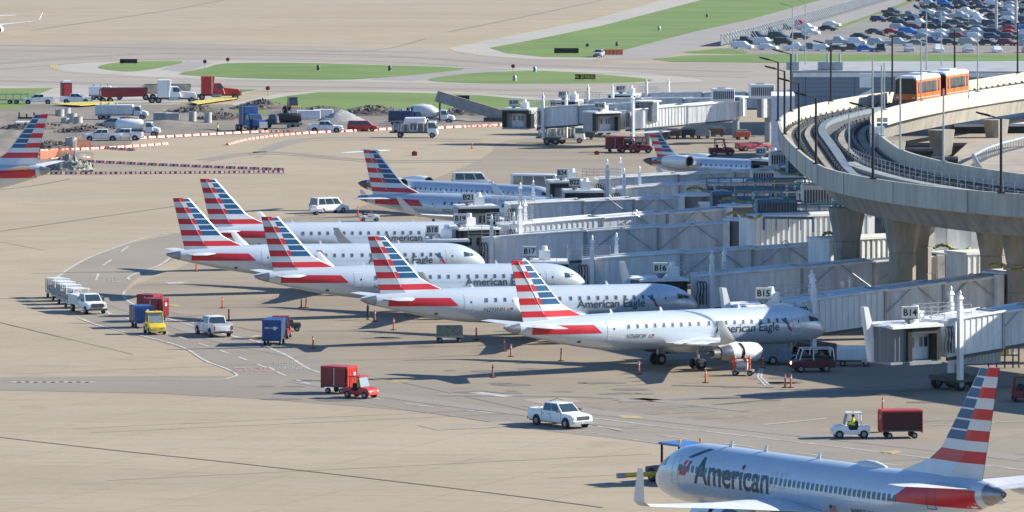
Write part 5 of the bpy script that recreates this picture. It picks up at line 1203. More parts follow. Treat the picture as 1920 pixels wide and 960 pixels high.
# pushback tug and tow bar at the airliner nose
t = thing('pushback_tug', 'dark pushback tug with blue cab roof behind the foreground airliner nose', 'pushback tug', P(1268,905), R(125))
m = MB(); m.prism([(-2.2,.4),(-2.2,1.2),(1.0,1.2),(2.2,1.0),(2.2,.4)], -1.1, 1.1, 'y'); m.bevel(.06,1); m.build('body', navy, t)
m = MB()
for x in (-1.6,0.4):
    for s in (-1,1): m.box(x-.06,x+.06,s*.95-.06,s*.95+.06,1.2,2.7)
m.build('cab_frame', black, t)
m = MB(); m.box(-1.8,.6,-1.1,1.1,2.7,2.85); m.build('cab_roof', M('bright_blue_paint', (.05,.17,.45), .4), t)
for y in (-.9,.9):
    m = MB(); m.cyl((-1.6,y,2.85),(-1.6,y,2.98),.04).cyl((-1.6,y,2.98),(-1.6,y,3.18),.1); m.build('beacon', lampo, t)
m = MB(); m.box(-1.5,.3,-.93,-.9,1.3,2.6).box(-1.66,-1.62,-.85,.85,1.3,2.6); m.build('window', M('clear_pane', (.38,.40,.36), .1), t)
m = MB(); m.box(-1.9,-1.7,-1.5,-1.3,1.9,2.3); m.build('wing_mirror', black, t); wheels(t, (-1.4,1.4), .98, .5, .36)
t = thing('tow_bar', 'yellow aircraft tow bar on small wheels left of the foreground airliner nose', 'tow bar', P(1222,905), R(22))
m = MB(); m.cyl((-2.0,0,.6),(1.6,0,.6),.17,n=10); m.build('tube', yellow, t, smooth=True)
m = MB(); m.box(-2.6,-2.0,-.18,.18,.42,.75); m.build('hook_head', greym, t); m = MB(); m.box(.7,1.6,-.25,.25,.55,.95); m.build('hydraulic_box', yellow, t); wheels(t, (.9,), .35, .22, .14)
tug('dark red tug cut off by the right edge beside the foreground airliner fin', 1918, 752, 90, dred)
# far apron vehicles near the distant jet bridges
tug('red tug with a glazed cab standing beyond the B25 jet fuselage', 1352, 292, 5, dred, sc_=1.25)
pickup('red low service truck with black hoses near the distant pier, right of the red tug', 1412, 283, 20, M('rosy_red', (.45,.07,.1), .5), bed=True, crew=False, h=1.6, sc_=.9)
cart('open red cart with odds and ends left of the far T-tail', 1152, 285, 5, dred, dred, L=2.6)
tug('dark red tug under the left tailplane of the B25 jet', 1180, 286, 5, dred, sc_=1.2)
tug('second dark red tug touching the fin of the B25 jet', 1200, 287, 5, dred, sc_=1.2)
# delineator posts
def post(px, py, label, dark=False, sc_=1.0):
    t = thing('delineator_post', label, 'marker post', P(px, py), 0, 'orange marker posts on the apron', sc_)
    m = MB(); m.lathe([(0,.28),(.06,.28),(.07,.12)], (0,0,0), (0,0,1), 10, cap=True); m.build('base', black, t)
    m = MB(); m.lathe([(.07,.085),(1.05,.065),(1.12,.05)], (0,0,0), (0,0,1), 10, cap=True); m.build('tube', orange if not dark else M('worn_orange', (.45,.09,.04), .6), t, smooth=True)
    m = MB(); m.lathe([(.8,.082),(.9,.078)], (0,0,0), (0,0,1), 10, cap=True); m.build('reflective_band', white if not dark else black, t)
for a, b, lab, dk in ((417,578,'orange post right of the dark red carts',0),(429,601,'dark topped post right above the rear-view pickup',1),(565,577,'left of the pair of orange posts under the third jet tail',0),(574,577,'right of the pair of orange posts under the third jet tail',0),(587,653,'orange post right of the blue end-on cart',0),(368,509,'short orange post under the leftmost jet tail',0),(703,603,'orange post behind the worker under the second jet tail',0),(738,619,'orange post left of the netted dolly',0),(946,659,'upper left orange post under the nearest jet tail cone',0),(958,669,'orange post just in front of the upper one near the nearest tail cone',0),(1052,677,'orange post under the red band of the nearest jet',0),(924,708,'dark topped orange post in front of the nearest jet tail',1),(1198,702,'orange post left of the nearest jet main wheels',0),(1323,718,'orange post in front of the nearest jet engine',0),(1472,727,'left of the two orange posts in the shade by gate B14',0),(1483,727,'right of the two orange posts in the shade by gate B14',0),(1430,690,'orange post in shade behind the small service cart',0),(893,637,'orange post half hidden under the second jet',0),(671,404,'orange post behind the golf cart',0),(676,419,'orange post in front of the golf cart',0),(885,279,'orange post alone on the far apron',0),(1655,772,'orange post beside the foreground airliner fin',0)):
    post(a, b, lab, bool(dk))
m = MB(); m.box(-.4,.4,-.4,.4,0,.6).cyl((0,0,.6),(0,0,.75),.2); tag(m.build('marker_box', dred, None, loc=P(777,292)), 'small dark red box alone on the far apron left of the T-tail jets', 'marker box')
m = MB(); m.box(-.35,.35,-.35,.35,0,.5).cyl((0,0,.5),(0,0,.62),.15); tag(m.build('marker_box', dred, None, loc=P(1119,290)), 'small dark red box left of the open red cart', 'marker box')
def ramp_unit(label, px, py, th, mat, L=2.4, h=1.3, group='service units under the far jet bridges'):
    t = thing('ramp_unit', label, 'service unit', P(px, py), R(th), group)
    m = MB(); m.box(-L/2,L/2,-.7,.7,.45,h); m.bevel(.06,1); m.build('casing', mat, t); m = MB(); m.box(-L/2+.2,L/2-.4,-.6,.6,h,h+.35); m.build('top_cover', greym, t)
    m = MB(); m.cyl((L/2,0,.5),(L/2+.9,0,.45),.05); m.build('drawbar', darkm, t); wheels(t, (-L/2+.5,L/2-.5), .6, .26, .18)
for a, b, th, mt, lab in ((1240,262,5,darkm,'dark unit under the far ribbed bridge, leftmost of the row'),(1262,260,0,brown,'brown unit second from left under the far ribbed bridge'),(1290,258,10,darkm,'dark unit in the middle under the far ribbed bridge'),(1318,260,-5,greym,'grey unit under the far ribbed bridge near its right legs'),(1345,256,0,brown,'brown unit right of the legs of the far ribbed bridge'),(1392,262,8,M('orange_red_paint', (.55,.10,.05), .5),'orange red rack right of the far ribbed bridge legs'),(1100,262,0,darkm,'dark unit between the B38 and B36 bridge wheels'),(1020,250,0,darkm,'dark unit below the B38 bridge tunnel')):
    ramp_unit(lab, a, b, th, mt)
# ------------------------------------------------------------------ train
def train_car(label, px, d, th):
    t = thing('train_car', label, 'train car', ((px-960)*d/F, d, ZD+.75), R(th), 'orange and white train cars')
    Lh, w_, h = 6.0, 1.4, 3.75
    m = MB(); m.prism([(-w_,.15),(w_,.15),(w_+.03,1.0),(w_,h-.55),(w_-.0,h-.5),(-w_,h-.5),(-w_,h-.55),(-w_-.03,1.0)], -Lh, Lh, 'x'); m.bevel(.08,2); m.build('body', orangew, t, smooth=True, ang=.5)
    m = MB(); m.prism([(-w_-.02,h-.5),(w_+.02,h-.5),(w_-.08,h-.2),(w_-.5,h),(-w_+.5,h),(-w_+.08,h-.2)], -Lh-.02, Lh+.02, 'x'); m.build('roof', cleanw, t)
    for e in (-1, 1):
        m = MB(); x = e*(Lh+.02); 
        m.prism([(-w_+.05,1.5),(w_-.05,1.5),(w_-.1,h-.55),(w_-.4,h-.3),(-w_+.4,h-.3),(-w_+.1,h-.55)], min(x,x+e*.06), max(x,x+e*.06), 'x'); m.build('windshield', M('train_glass', (.008,.01,.014), .3, var=.1), t)
        m = MB(); m.box(min(x,x+e*.08),max(x,x+e*.08),-w_+.1,w_-.1,.1,.75); m.build('bumper', M('maroon_front', (.22,.04,.03), .4), t)
        for s in (-1,1):
            m = MB(); m.box(min(x+e*.061,x+e*.1),max(x+e*.061,x+e*.1),s*1.05-.15,s*1.05+.15,.95,1.15); m.build('headlight', lampw, t)
    for s in (-1,1):
        for a, b in ((-5.4,-4.6),(-3.9,-2.2),(-1.9,-.1),(.1,1.9),(2.2,3.9),(4.6,5.4)):
            m = MB(); m.box(a,b,min(s*(w_+.02),s*(w_+.05)),max(s*(w_+.02),s*(w_+.05)),1.55,2.95); m.build('side_window', glassb, t)
        for a in (-2.0, 2.0):
            m = MB(); m.box(a-.03,a+.03,min(s*(w_+.03),s*(w_+.06)),max(s*(w_+.03),s*(w_+.06)),.25,3.05); m.build('door_seam', darkm, t)
        m = MB(); m.box(-Lh+.1,Lh-.1,min(s*(w_+.03),s*(w_+.045)),max(s*(w_+.03),s*(w_+.045)),.95,1.02); m.build('stripe', white, t)
    m = MB(); m.box(-1.5,1.5,-.8,.8,h+.003,h+.25); m.build('roof_unit', cleanw, t)
    wheels(t, (-4.2,4.2), 1.05, .45, .3); return t
best = min(range(60, NG-8), key=lambda i: abs(960+F*fr(.50,i,0).x/fr(.50,i,0).y-1722))
def on_track(i, dist, nm):
    q = fr(.50, i, ZD+.55); acc = 0; j = i
    while acc < dist: acc += (fr(.50,j+1,0)-fr(.50,j,0)).length; j += 1
    a = fr(.50, max(j-2,0), 0); b = fr(.50, j+2, 0); th = math.degrees(math.atan2(a.y-b.y, a.x-b.x)); q = fr(.50, j, ZD+.55)
    o = train_car(nm, 960, q.y, th); o.location = q; return o
on_track(best, 0, 'leading orange train car with large dark windscreen on the guideway')
on_track(best, 12.4, 'trailing orange train car behind the leading one on the guideway')
# ------------------------------------------------------------------ light masts
def mast(label, px, ytop, d, arms=2, thick=.13, mat=None, group='black light masts on the guideway', zb=0.0, headdir=-1, cat='light mast', name='light_mast', head=True):
    mat = mat or black; ztop = H-(ytop-HY)*d/F; x = (px-960)*d/F
    t = thing(name, label, cat, (x, d, zb), 0, group)
    m = MB(); m.cyl((0,0,0),(0,0,ztop-zb),thick,thick*.8,8).box(-.3,.3,-.3,.3,0,.12); m.build('pole', mat, t, smooth=True)
    if head:
        for k in range(arms):
            m = MB(); yy = (k-.5*(arms-1))*1.1
            a = Vector((0,0,ztop-zb-.05)); b = Vector((headdir*1.0,yy,ztop-zb+.25)); c_ = Vector((headdir*2.1,yy*1.2,ztop-zb+.52))
            m.cyl(a,b,.06,n=6); m.hexa([(b.x,b.y-.18,b.z-.1),(c_.x,c_.y-.16,c_.z-.08),(c_.x,c_.y+.16,c_.z-.08),(b.x,b.y+.18,b.z-.1),(b.x,b.y-.18,b.z+.08),(c_.x,c_.y-.16,c_.z+.06),(c_.x,c_.y+.16,c_.z+.06),(b.x,b.y+.18,b.z+.08)]); m.build('lamp_head', mat, t)
    return t
def dg(px, py, z): return F*(H-z)/(py-HY)
BM = [(1459,116,226,'first black mast from the left, at the leftmost bend of the guideway'),(1471,133,252,'second black mast from the left, on the outer wall'),(1483,101,209,'black mast with high twin heads just behind the leftmost bend'),(1498,156,280,'black mast on the outer wall right of the leftmost bend'),(1530,183,307,'black mast on the outer wall above the pipework'),(1558,84,190,'black mast in front of the blue grey wall panels'),(1637,203,335,'black mast on the near wall above the first column'),(1673,70,172,'black mast just left of the orange train'),(1790,56,153,'black mast rising behind the trailing train car'),(1908,43,137,'black mast at the far right of the far wall'),(1877,222,362,'black mast on the near wall at the right')]
for px, yt, yb, lab in BM:
    mast(lab, px, yt, dg(px, yb, ZT), zb=ZT-.02)
for px, yt, yb, z, lab, hd in [(1486,12,132,10,'tall grey lamp pole, left of two at the corner of the long building',1),(1510,3,125,10,'tall grey lamp pole, right of two at the corner of the long building',1),(1636,108,252,ZT,'thin grey rod left of the square sensor plates',0),(1653,122,255,ZT,'thin grey rod carrying the square sensor plates',0),(1658,118,206,ZT,'thin grey rod on the far inner wall left of the train',0),(1688,144,282,ZT,'thin grey rod in front of the train windscreen',0),(1727,78,188,ZT,'thin grey rod crossing the leading train car',0),(1769,166,303,ZT,'thin grey rod in front of the second train car',0),(1833,60,172,ZT,'thin grey rod on the inner wall right of the train',0),(1765,22,127,10,'thin grey pole between the car park and the train',0),(1592,213,292,ZD,'short grey camera post on the walkway inside the curve',0),(1737,10,135,10,'tall pole with four dark floodlights over the car park',4)]:
    if hd == 4:
        t = mast(lab, px, yt, dg(px, yb, z), group='thin grey poles', zb=z, mat=steel, head=False); 
        for k in range(4):
            q = MB(); zt_ = H-(yt-HY)*dg(px,yb,z)/F-z; q.prism([(-2.2+k*1.0,zt_-.2),(-1.3+k*1.0,zt_-.7),(-1.1+k*1.0,zt_-.4),(-2.0+k*1.0,zt_+.2)], -.3, .3, 'y'); q.build('floodlight', darkm, t)
    else: mast(lab, px, yt, dg(px, yb, z), arms=1 if hd else 2, thick=.10, mat=steel, group='thin grey poles', zb=z-.02, head=bool(hd))
for px, lab in ((1868,'thick pale mast rising over the car park, left of two'),(1905,'thick pale mast rising over the car park at the far right')):
    d = F*H/(58+170); d = 1450; m = MB(); m.cyl((0,0,0),(0,0,36),.42,.34,12); t = thing('high_mast', lab, 'high mast', ((px-960)*d/F, d, 0), 0, 'thick pale masts'); m.build('pole', steel, t, smooth=True); m = MB(); m.cyl((0,0,0),(0,0,.6),.8); m.build('base', conl, t)
m = MB(); q = P(1636,262,ZD); t = thing('equipment_cabinet', 'pale blue tall cabinet on the guideway walkway', 'cabinet', P(1645,283,ZD), .2)
m.box(-.7,.7,-.5,.5,.3,2.6); m.bevel(.03,1); m.build('casing', M('pale_blue_metal', (.50,.58,.64), .5), t); m = MB(); m.box(-.6,.6,-.53,-.503,.45,2.5); m.build('door', bridgew, t)
t = thing('sensor_plates', 'cluster of four square plates on a thin rod left of the inner wall', 'sensor panel', P(1654,235,ZT), 0, None, .6)
for i in (0,1):
    for j in (0,1): m = MB(); m.box(-1.0+i*1.1,-.1+i*1.1,-.1,0,-.4+j*1.0,.4+j*1.0); m.build('plate', steel if j else pipeb, t)
m = MB(); m.cyl((0,.12,-1),(0,.12,1.2),.08); m.build('rod', steel, t)
# ------------------------------------------------------------------ barricades
bw_ = M('barricade_white', (.72,.68,.64), .5, var=.15)
def barricade_proto(dark):
    t = thing('barricade', 'x', 'barricade', (0,0,0), 0, None, .9)
    m = MB(); m.prism([(-.28,0),(.28,0),(.13,.42),(-.13,.42)], -.92, .92, 'x'); m.bevel(.03,1); m.build('body', orange if not dark else M('shade_darkened_plastic', (.30,.04,.04), .6), t)  # darker red copy of the orange: shade put into the plastic colour
    for k in (-1, 1):
        m = MB(); m.hexa([(k*.45-.24,-.29,.06),(k*.45+.24,-.29,.06),(k*.45+.24,.29,.06),(k*.45-.24,.29,.06),(k*.45-.2,-.17,.38),(k*.45+.2,-.17,.38),(k*.45+.2,.17,.38),(k*.45-.2,.17,.38)]); m.build('white_band', bw_, t)
    return t
BL = [([(82,284),(200,279),(318,271)],0,1.9,'front of the left construction area'),([(250,261),(350,256),(480,249),(560,248)],0,2.0,'upper line along the dirt edge'),([(428,272),(470,262),(560,252),(660,247),(740,243),(830,240),(952,237)],0,2.0,'long curved line below the pickups'),([(760,245),(850,240),(952,235)],0,2.2,'back row of the curved line'),([(150,304),(300,311),(420,316),(532,320)],1,2.1,'back row of the long double line'),([(22,327),(160,327),(330,326),(530,324)],1,2.1,'front row of the long double line'),([(102,300),(172,297)],0,1.9,'short line beside the rubble heap'),([(156,276),(210,280),(255,283)],1,2.2,'dark line behind the left front row')]
protos = [barricade_proto(0), barricade_proto(1)]; used_p = [False, False]
ordw = ['first','second','third','fourth','fifth','sixth','seventh','eighth','ninth','tenth']
def ordn(n):
    if n < 10: return ordw[n]
    n += 1; return f"{n}{'th' if 10 <= n % 100 <= 20 else {1:'st',2:'nd',3:'rd'}.get(n % 10,'th')}"
for pts, dk, sp, lab in BL:
    W = [P(a, b) for a, b in cr_open(pts, 6)]; acc = 0; nxt = 0; n = 0
    for a, b in zip(W[:-1], W[1:]):
        L = (b-a).length
        while nxt <= acc+L:
            q = a.lerp(b, (nxt-acc)/L); rz = math.atan2(b.y-a.y, b.x-a.x)
            l_ = f"{'orange and white' if not dk else 'shade-darkened red'} barricade, {ordn(n)} from left, {lab}"
            g = 'low barricades around the construction area'
            if not used_p[dk]:
                o = protos[dk]; o.location = q; o.rotation_euler = (0,0,rz); o['label'] = l_; o['group'] = g; used_p[dk] = True
            else: dup(protos[dk], q, rz, l_, g)
            nxt += sp; n += 1
        acc += L
# ------------------------------------------------------------------ construction yard
def semi(label, px, py, th, col, trailer=None, sc_=.95, tcol=None):
    t = thing('semi_truck', label, 'truck', P(px, py), R(th), None, sc_)
    m = MB(); m.prism([(1.0,.9),(1.0,2.0),(3.4,1.75),(3.75,1.4),(3.8,.7)], -.75, .75, 'y'); m.bevel(.06,1); m.build('bonnet', col, t)
    m = MB(); m.tbox(-.9,1.2,-.9,.6,1.15,1.05,.95,2.75); m.bevel(.06,1); m.build('cab', col, t)
    m = MB(); m.tbox(-2.7,-.85,-2.7,-.5,1.25,1.2,.95,3.9); m.bevel(.08,1); m.build('sleeper', col, t)
    glasspanels(t, (-.3,1.15), (-.3,.6), 1.75, 2.7, 1.15, 1.06, (), True, False)
    m = MB(); m.box(-4.0,3.6,-.45,.45,.65,.9); m.build('chassis', darkm, t); m = MB(); m.box(3.78,3.9,-.7,.7,.7,1.6); m.build('grille', steel, t)
    for s in (-1,1): m = MB(); m.lathe([(-.8,.02),(-.78,.3),(.78,.3),(.8,.02)], (-.2,s*.95,.75), (1,0,0), 12); m.build('fuel_tank', steel, t, smooth=True)
    for s in (-1,1): m = MB(); m.cyl((-1.0,s*1.22,1.0),(-1.0,s*1.22,3.9),.08); m.build('exhaust_stack', steel, t)
    wheels(t, (2.9,-2.6,-3.7), .95, .5, .34)
    if trailer:
        z = 1.25; tr = MB()
        tr.prism([(-12.0,1.2),(-12.2,2.5),(-4.4,2.6),(-4.5,1.7),(-5.4,1.15),(-11.5,1.0)], -1.2, 1.2, 'y'); b_ = tr.build('tipper_trailer', tcol or trailer, t)
        for k in range(7): m = MB(); m.box(-12.5+k*1.3,-12.35+k*1.3,-1.27,-1.203,1.3,2.45); m.build('trailer_rib', tcol or trailer, b_)
        m = MB(); m.box(-11.9,-4.6,-1.05,1.05,2.52,2.62); m.build('load_cover', darkm, b_)
        wheels(b_, (-11.8,-10.6), .95, .5, .34)
    return t
semi('white semi tractor with grey tipper trailer facing right in the yard', 326, 193, 8, cleanw, dred, sc_=1.12)
semi('red semi tractor with cream tipper trailer, farthest right in the upper row', 408, 187, 6, red, M('cream_paint', (.55,.50,.38), .6, var=.3), sc_=1.15)
semi('dark blue semi tractor facing the camera beside the blue flatbed', 474, 246, -62, blue, sc_=1.05)
def tanker(label, px, py, th, col=cleanw, cabc=None, L=7.5, boxy=False, sc_=.95, name='tank_truck', mixer=False, tr=1.05):
    t = thing(name, label, 'truck', P(px, py), R(th), None, sc_); hl = L/2; cabc = cabc or col
    m = MB(); m.box(-hl,hl-.3,-.5,.5,.7,.95); m.build('chassis', darkm, t)
    m = MB(); m.tbox(hl-2.4,hl-.9,hl-2.4,hl-1.3,1.1,1.0,.8,2.5); m.bevel(.06,1); m.build('cab', cabc, t)
    m = MB(); m.prism([(hl-1.1,.8),(hl-1.1,1.7),(hl-.1,1.45),(hl+.1,1.1),(hl+.1,.7)], -.85, .85, 'y'); m.bevel(.08,1); m.build('bonnet', cabc, t)
    glasspanels(t, (hl-2.3,hl-.95), (hl-2.3,hl-1.3), 1.55, 2.45, 1.08, 1.0, (), True, False)
    if boxy: m = MB(); m.box(-hl,hl-2.6,-1.15,1.15,1.0,2.7); m.bevel(.12,2); m.build('tank', col, t, smooth=True)
    elif mixer: m = MB(); m.lathe([(0,.3),(.4,.75),(1.6,1.25),(3.2,1.25),(4.6,.85),(5.2,.6)], (hl-2.7,0,1.9), (-1,0,.14), 20, cap=True); m.build('drum', col, t, smooth=True); m = MB(); m.box(-hl-.9,-hl+.5,-.8,.8,1.1,2.9); m.build('rear_hopper', navy, t)
    else: m = MB(); m.lathe([(0,.1),(.15,tr*.8),(.5,tr),(L-3.3,tr),(L-2.9,tr*.8),(L-2.8,.1)], (-hl,0,1.95), (1,0,0), 22); m.build('tank', col, t, smooth=True); m = MB(); m.box(-hl+.5,hl-3,-1.1,1.1,.95,1.2); m.build('tank_cradle', darkm, t)
    m = MB(); m.box(-hl+.3,hl-2.8,-1.2,-1.05,.75,1.0).box(-hl+.3,hl-2.8,1.05,1.2,.75,1.0); m.build('side_locker', greym, t)
    for k in range(3): m = MB(); m.cyl((-hl+1+k*1.4,0,2.7),(-hl+1+k*1.4,0,3.1),.2,n=10); m.build('manhole', steel, t)
    wheels(t, (hl-.9,-hl+1.0,-hl+2.1), .98, .5, .34); return t
tanker('white tank truck with rounded tank, nearest of the left yard trucks', 258, 256, -4, L=7.6)
tanker('grey white water truck with boxy tank in the middle of the yard', 228, 224, -3, M('pale_grey_paint', (.58,.62,.66), .5), L=9.5, boxy=True)
tanker('white box bodied tank truck with black rear behind the red cabin', 200, 187, 0, cleanw, L=7, boxy=True)
tanker('white concrete mixer truck facing right below the conveyor', 812, 232, -6, M('mixer_white', (.66,.68,.68), .5), cleanw, L=7.6, mixer=True, name='mixer_truck')
tanker('black dump truck body beside the blue semi', 530, 241, 175, dark2, M('blue_black', (.03,.06,.09), .5), L=7.0, boxy=False, tr=.8, name='flatbed_truck')
t = tanker('blue tipper truck behind the white hydrant truck', 765, 236, 5, navy, navy, L=7, boxy=True, name='tipper_truck')
# hydrant service truck
def hydrant(label, px, py, th, sc_=1.0, tank=True):
    t = thing('service_truck', label, 'truck', P(px, py), R(th), None, sc_)
    m = MB(); m.box(-4.2,3.4,-1.0,1.0,.75,.98); m.build('flatbed', darkm, t)
    m = MB(); m.tbox(1.9,3.6,1.9,3.25,1.05,.98,.55,2.6); m.bevel(.08,1); m.build('cab', cleanw, t); glasspanels(t, (1.95,3.6), (1.95,3.25), 1.4, 2.5, 1.05, .99, (), True, False)
    m = MB()
    for k in range(5): m.cyl((-3.6+k*.8,-.6,.98),(-3.6+k*.8,-.6,2.1),.16,n=8)
    m.lathe([(0,.02),(.05,.5),(.9,.5),(.95,.02)], (-3.9,0,1.5), (1,0,0), 14); m.build('pump_gear', steel, t)
    m = MB(); m.tube([(-2.4,-.8,1.0),(-2.3,-.8,2.2),(-1.0,-.8,2.3),(-.9,-.8,1.1),(.2,-.8,1.1),(.3,-.8,2.4),(1.3,-.8,2.4),(1.3,-.8,1.0)], .09, 8); m.build('pipework', white, t)
    if tank: m = MB(); m.lathe([(0,.1),(.2,.55),(3.4,.6),(3.6,.1)], (-1.9,0,2.75), (1,0,0), 16); m.build('tank', cleanw, t, smooth=True)
    m = MB(); m.box(-3.8,1.7,.85,.95,1.0,2.2); m.build('rear_panel', greym, t); wheels(t, (2.7,-2.5), .92, .45, .32); return t
hydrant('white hydrant service truck with pipework parked on the apron edge', 780, 258, -4)
hydrant('dark flatbed service truck with pipework under the far B38 bridge', 1055, 268, -3, tank=False)
for a, b, th, lab, kw in ((72,195,184,'white pickup facing left at the left end of the upper row',{}),(143,194,-4,'white pickup next to the dark red portable toilet',{}),(190,264,186,'white pickup facing left, nearest row left of the tank truck',{}),(234,263,176,'white pickup right of the nearest left-facing one',{}),(212,242,170,'silver pickup partly hidden between the two tank trucks',dict(col=M('silver_car', (.45,.47,.5), .35))),(611,248,-6,'white pickup alone below the white container blocks',{})):
    pickup(lab, a, b, th, group='pickups in the construction yard', sc_=.97, **kw)
van('red estate car parked right of the lone white pickup', 680, 246, -3, red, L=4.9, h=1.75, name='red_car', cat='car')
pickup('silver blue pickup stopped by the orange barrier on the far grass', 1123, 107, -100, M('silver_car', (.45,.47,.5), .35), sc_=.95)
t = thing('orange_barrier', 'orange water barrier block right of the pickup on the far grass', 'barrier', P(1150,103), 0)
for k in range(5): m = MB(); m.prism([(-.35,0),(.35,0),(.15,1.3),(-.15,1.3)], -2.2+k*.9, -1.36+k*.9, 'x'); m.build('block', orange, t)
t = thing('portable_toilet', 'dark red portable toilet with white roof standing behind the pickups', 'portable toilet', P(124,184), .3)
m = MB(); m.box(-.95,.95,-.9,.9,0,3.0); m.build('cabin', dred, t); m = MB(); m.prism([(-1.0,3.0),(1.0,3.0),(.7,3.35),(-.7,3.35)], -.95, .95, 'y'); m.build('roof', white, t); m = MB(); m.box(-.6,.6,-.95,-.903,.1,2.7); m.build('door', M('red_panel', (.36,.03,.04), .5), t)
t = thing('wheel_loader', 'yellow brown wheel loader on the bank behind the dump truck', 'loader', P(548,216), R(-70))
m = MB(); m.box(-2.2,2.2,-.9,.9,.8,1.7); m.bevel(.1,1); m.build('body', M('machine_tan', (.42,.27,.10), .6, var=.3), t)
m = MB(); m.tbox(-.7,.9,-.5,.7,.8,.7,1.7,3.1); m.build('cab', glass, t); m = MB(); m.box(-.7,.9,-.8,.8,3.103,3.2); m.build('cab_roof', darkm, t)
m = MB(); m.prism([(2.6,.2),(3.6,.2),(3.4,1.3),(2.6,1.1)], -1.3, 1.3, 'y'); m.build('bucket', greym, t); wheels(t, (-1.4,1.4), 1.0, .75, .5)
t = thing('conveyor', 'long grey inclined conveyor boom sloping down to the right', 'conveyor', (0,0,0), 0)
a = P(945,228,0); A = Vector((a.x, a.y, .9)); d0 = a.y; B_ = Vector(((818-960)*d0/F, d0, H-(180-HY)*d0/F)); 
m = MB(); dirv = (B_-A).normalized(); up = Vector((0,0,1)); n_ = dirv.cross(Vector((0,1,0))).normalized()*-1
def bx(o0, o1, wy, a_, b_): 
    q = []
    for zz in (o0, o1):
        for p_, yy in ((a_, -wy), (b_, -wy), (b_, wy), (a_, wy)): q.append(p_+n_*zz*-1+Vector((0, yy, 0)))
    return q
nn = Vector((-dirv.z, 0, dirv.x)); nn = nn if nn.z > 0 else -nn
def seg(p0, p1, lo, hi, wy): return [p+nn*h_+Vector((0,y_,0)) for h_ in (lo, hi) for p, y_ in ((p0,-wy),(p1,-wy),(p1,wy),(p0,wy))]
t.location = A; m.hexa([q-A for q in seg(A, B_, -.9, .7, 1.0)]); bd = m.build('boom', M('boom_grey', (.24,.27,.30), .5, var=.2), t)
m = MB(); m.hexa([q-A for q in seg(A+(B_-A)*.05, B_, .703, .95, .7)]); m.build('belt', M('belt_brown', (.25,.20,.16), .8), t)
for k in range(14):
    p = A+(B_-A)*(k/14+.03)-A; m = MB(); m.hexa([q for q in [p+nn*h_+Vector((dx,0,0))*1+Vector((0,y_,0)) for h_ in (-.85,.65) for dx, y_ in ((-.06,-1.06),(.06,-1.06),(.06,-1.003),(-.06,-1.003))]]); m.build('rib', greym, bd)
m = MB(); m.cyl(B_-A+Vector((.6,0,-.6)), Vector((B_.x-A.x+.6,0,-.9)), .16); m.build('prop', darkm, t)
m = MB(); m.box(-3.5,1.5,-1.2,1.2,-.9,-.2); m.build('track_base', darkm, t)
m = MB(); m.box(1.8,3.4,-.7,.7,-.5,.5).prism([(2,.5),(3.3,.7),(3.8,1.9),(2.6,2.3),(2.0,1.4)], -.4, .4, 'y'); tag(m.build('yellow_hoist', yellow, None, loc=A), 'yellow hoist machine at the foot of the grey conveyor', 'hoist')
# pipes, blocks, heaps
def ring(label, px, py, r=.75, h=1.5, up=True, sc_=1.0):
    m = MB(); m.lathe([(0,r),(h,r),(h,r*.8),(0,r*.8),(0,r)], (0,0,0), (0,0,1), 18)
    o = m.build('concrete_pipe', conl, None, smooth=True, loc=P(px, py)); o.scale = (sc_,)*3
    if not up: o.rotation_euler = (math.pi/2, 0, .6); o.location.z = r
    return tag(o, label, 'concrete pipe', 'loose concrete pipes in the yard')
for a, b, lab, r, h in ((112,222,'concrete pipe at the left of the stacked pipe group',.8,1.6),(124,221,'concrete pipe behind the middle of the pipe group',.8,1.7),(122,233,'low concrete pipe at the front left of the group',.7,1.1),(135,230,'tall concrete pipe in the middle of the group',.85,1.6),(146,233,'concrete pipe at the right of the group',.8,1.3),(361,230,'upright concrete pipe, left of the standing pair',.65,1.9),(390,231,'upright concrete pipe, right of the standing pair',.65,1.9),(133,277,'concrete pipe beside the orange netting',.9,1.6)): ring(lab, a, b, r, h)
for a, b, w2, lab in ((305,228,3.2,'long precast concrete block left of the taller one'),(323,229,2.4,'taller pale precast concrete block'),(578,224,4.2,'white container block, left of two below the gravel heap'),(606,222,3.4,'white container block, right of two below the gravel heap')):
    m = MB(); m.box(-w2/2,w2/2,-.8,.8,0,1.6); m.bevel(.06,1); m.box(-w2/2+.2,w2/2-.2,-.83,-.803,.2,1.4); tag(m.build('precast_block', conl if a < 500 else white, None, loc=P(a,b), rot=(0,0,.1)), lab, 'concrete block')
def heap(label, px, py, rx, ry, h, mat, rough=.12, name='earth_heap', cat='heap', n=40):
    from mathutils import noise as N
    m = MB(); V = []
    for j in range(n//2+1):
        row = []
        for i in range(n):
            r = j/(n//2); a_ = 2*math.pi*i/n; x = rx*r*math.cos(a_); y = ry*r*math.sin(a_); e = (1-r)
            z = h*(e**.9)*(1+.25*N.noise(Vector((x*.5,y*.5,px))))+rough*N.noise(Vector((x*2.5,y*2.5,px)))*min(1,e*6)*3
            row.append(m.b.verts.new((x,y,max(-.02,z))))
        V.append(row)
    for j in range(n//2):
        for i in range(n): m.f([V[j][i],V[j][(i+1)%n],V[j+1][(i+1)%n],V[j+1][i]])
    return tag(m.build(name, mat, None, smooth=rough < .2, loc=P(px,py)), label, cat)
grav = M('grey_gravel', (.33,.33,.33), .95, var=.3, scale=3, bump=.4)
earth = M('dark_earth', (.13,.11,.095), .95, var=.4, scale=1.2, bump=.4)
rubm = M('broken_concrete', (.33,.33,.29), .9, var=.5, scale=1.4, col2=(.12,.12,.10), bump=.4)
heap('smooth grey gravel heap behind the lone white pickup', 640, 226, 4.2, 5, 1.9, grav, .04)
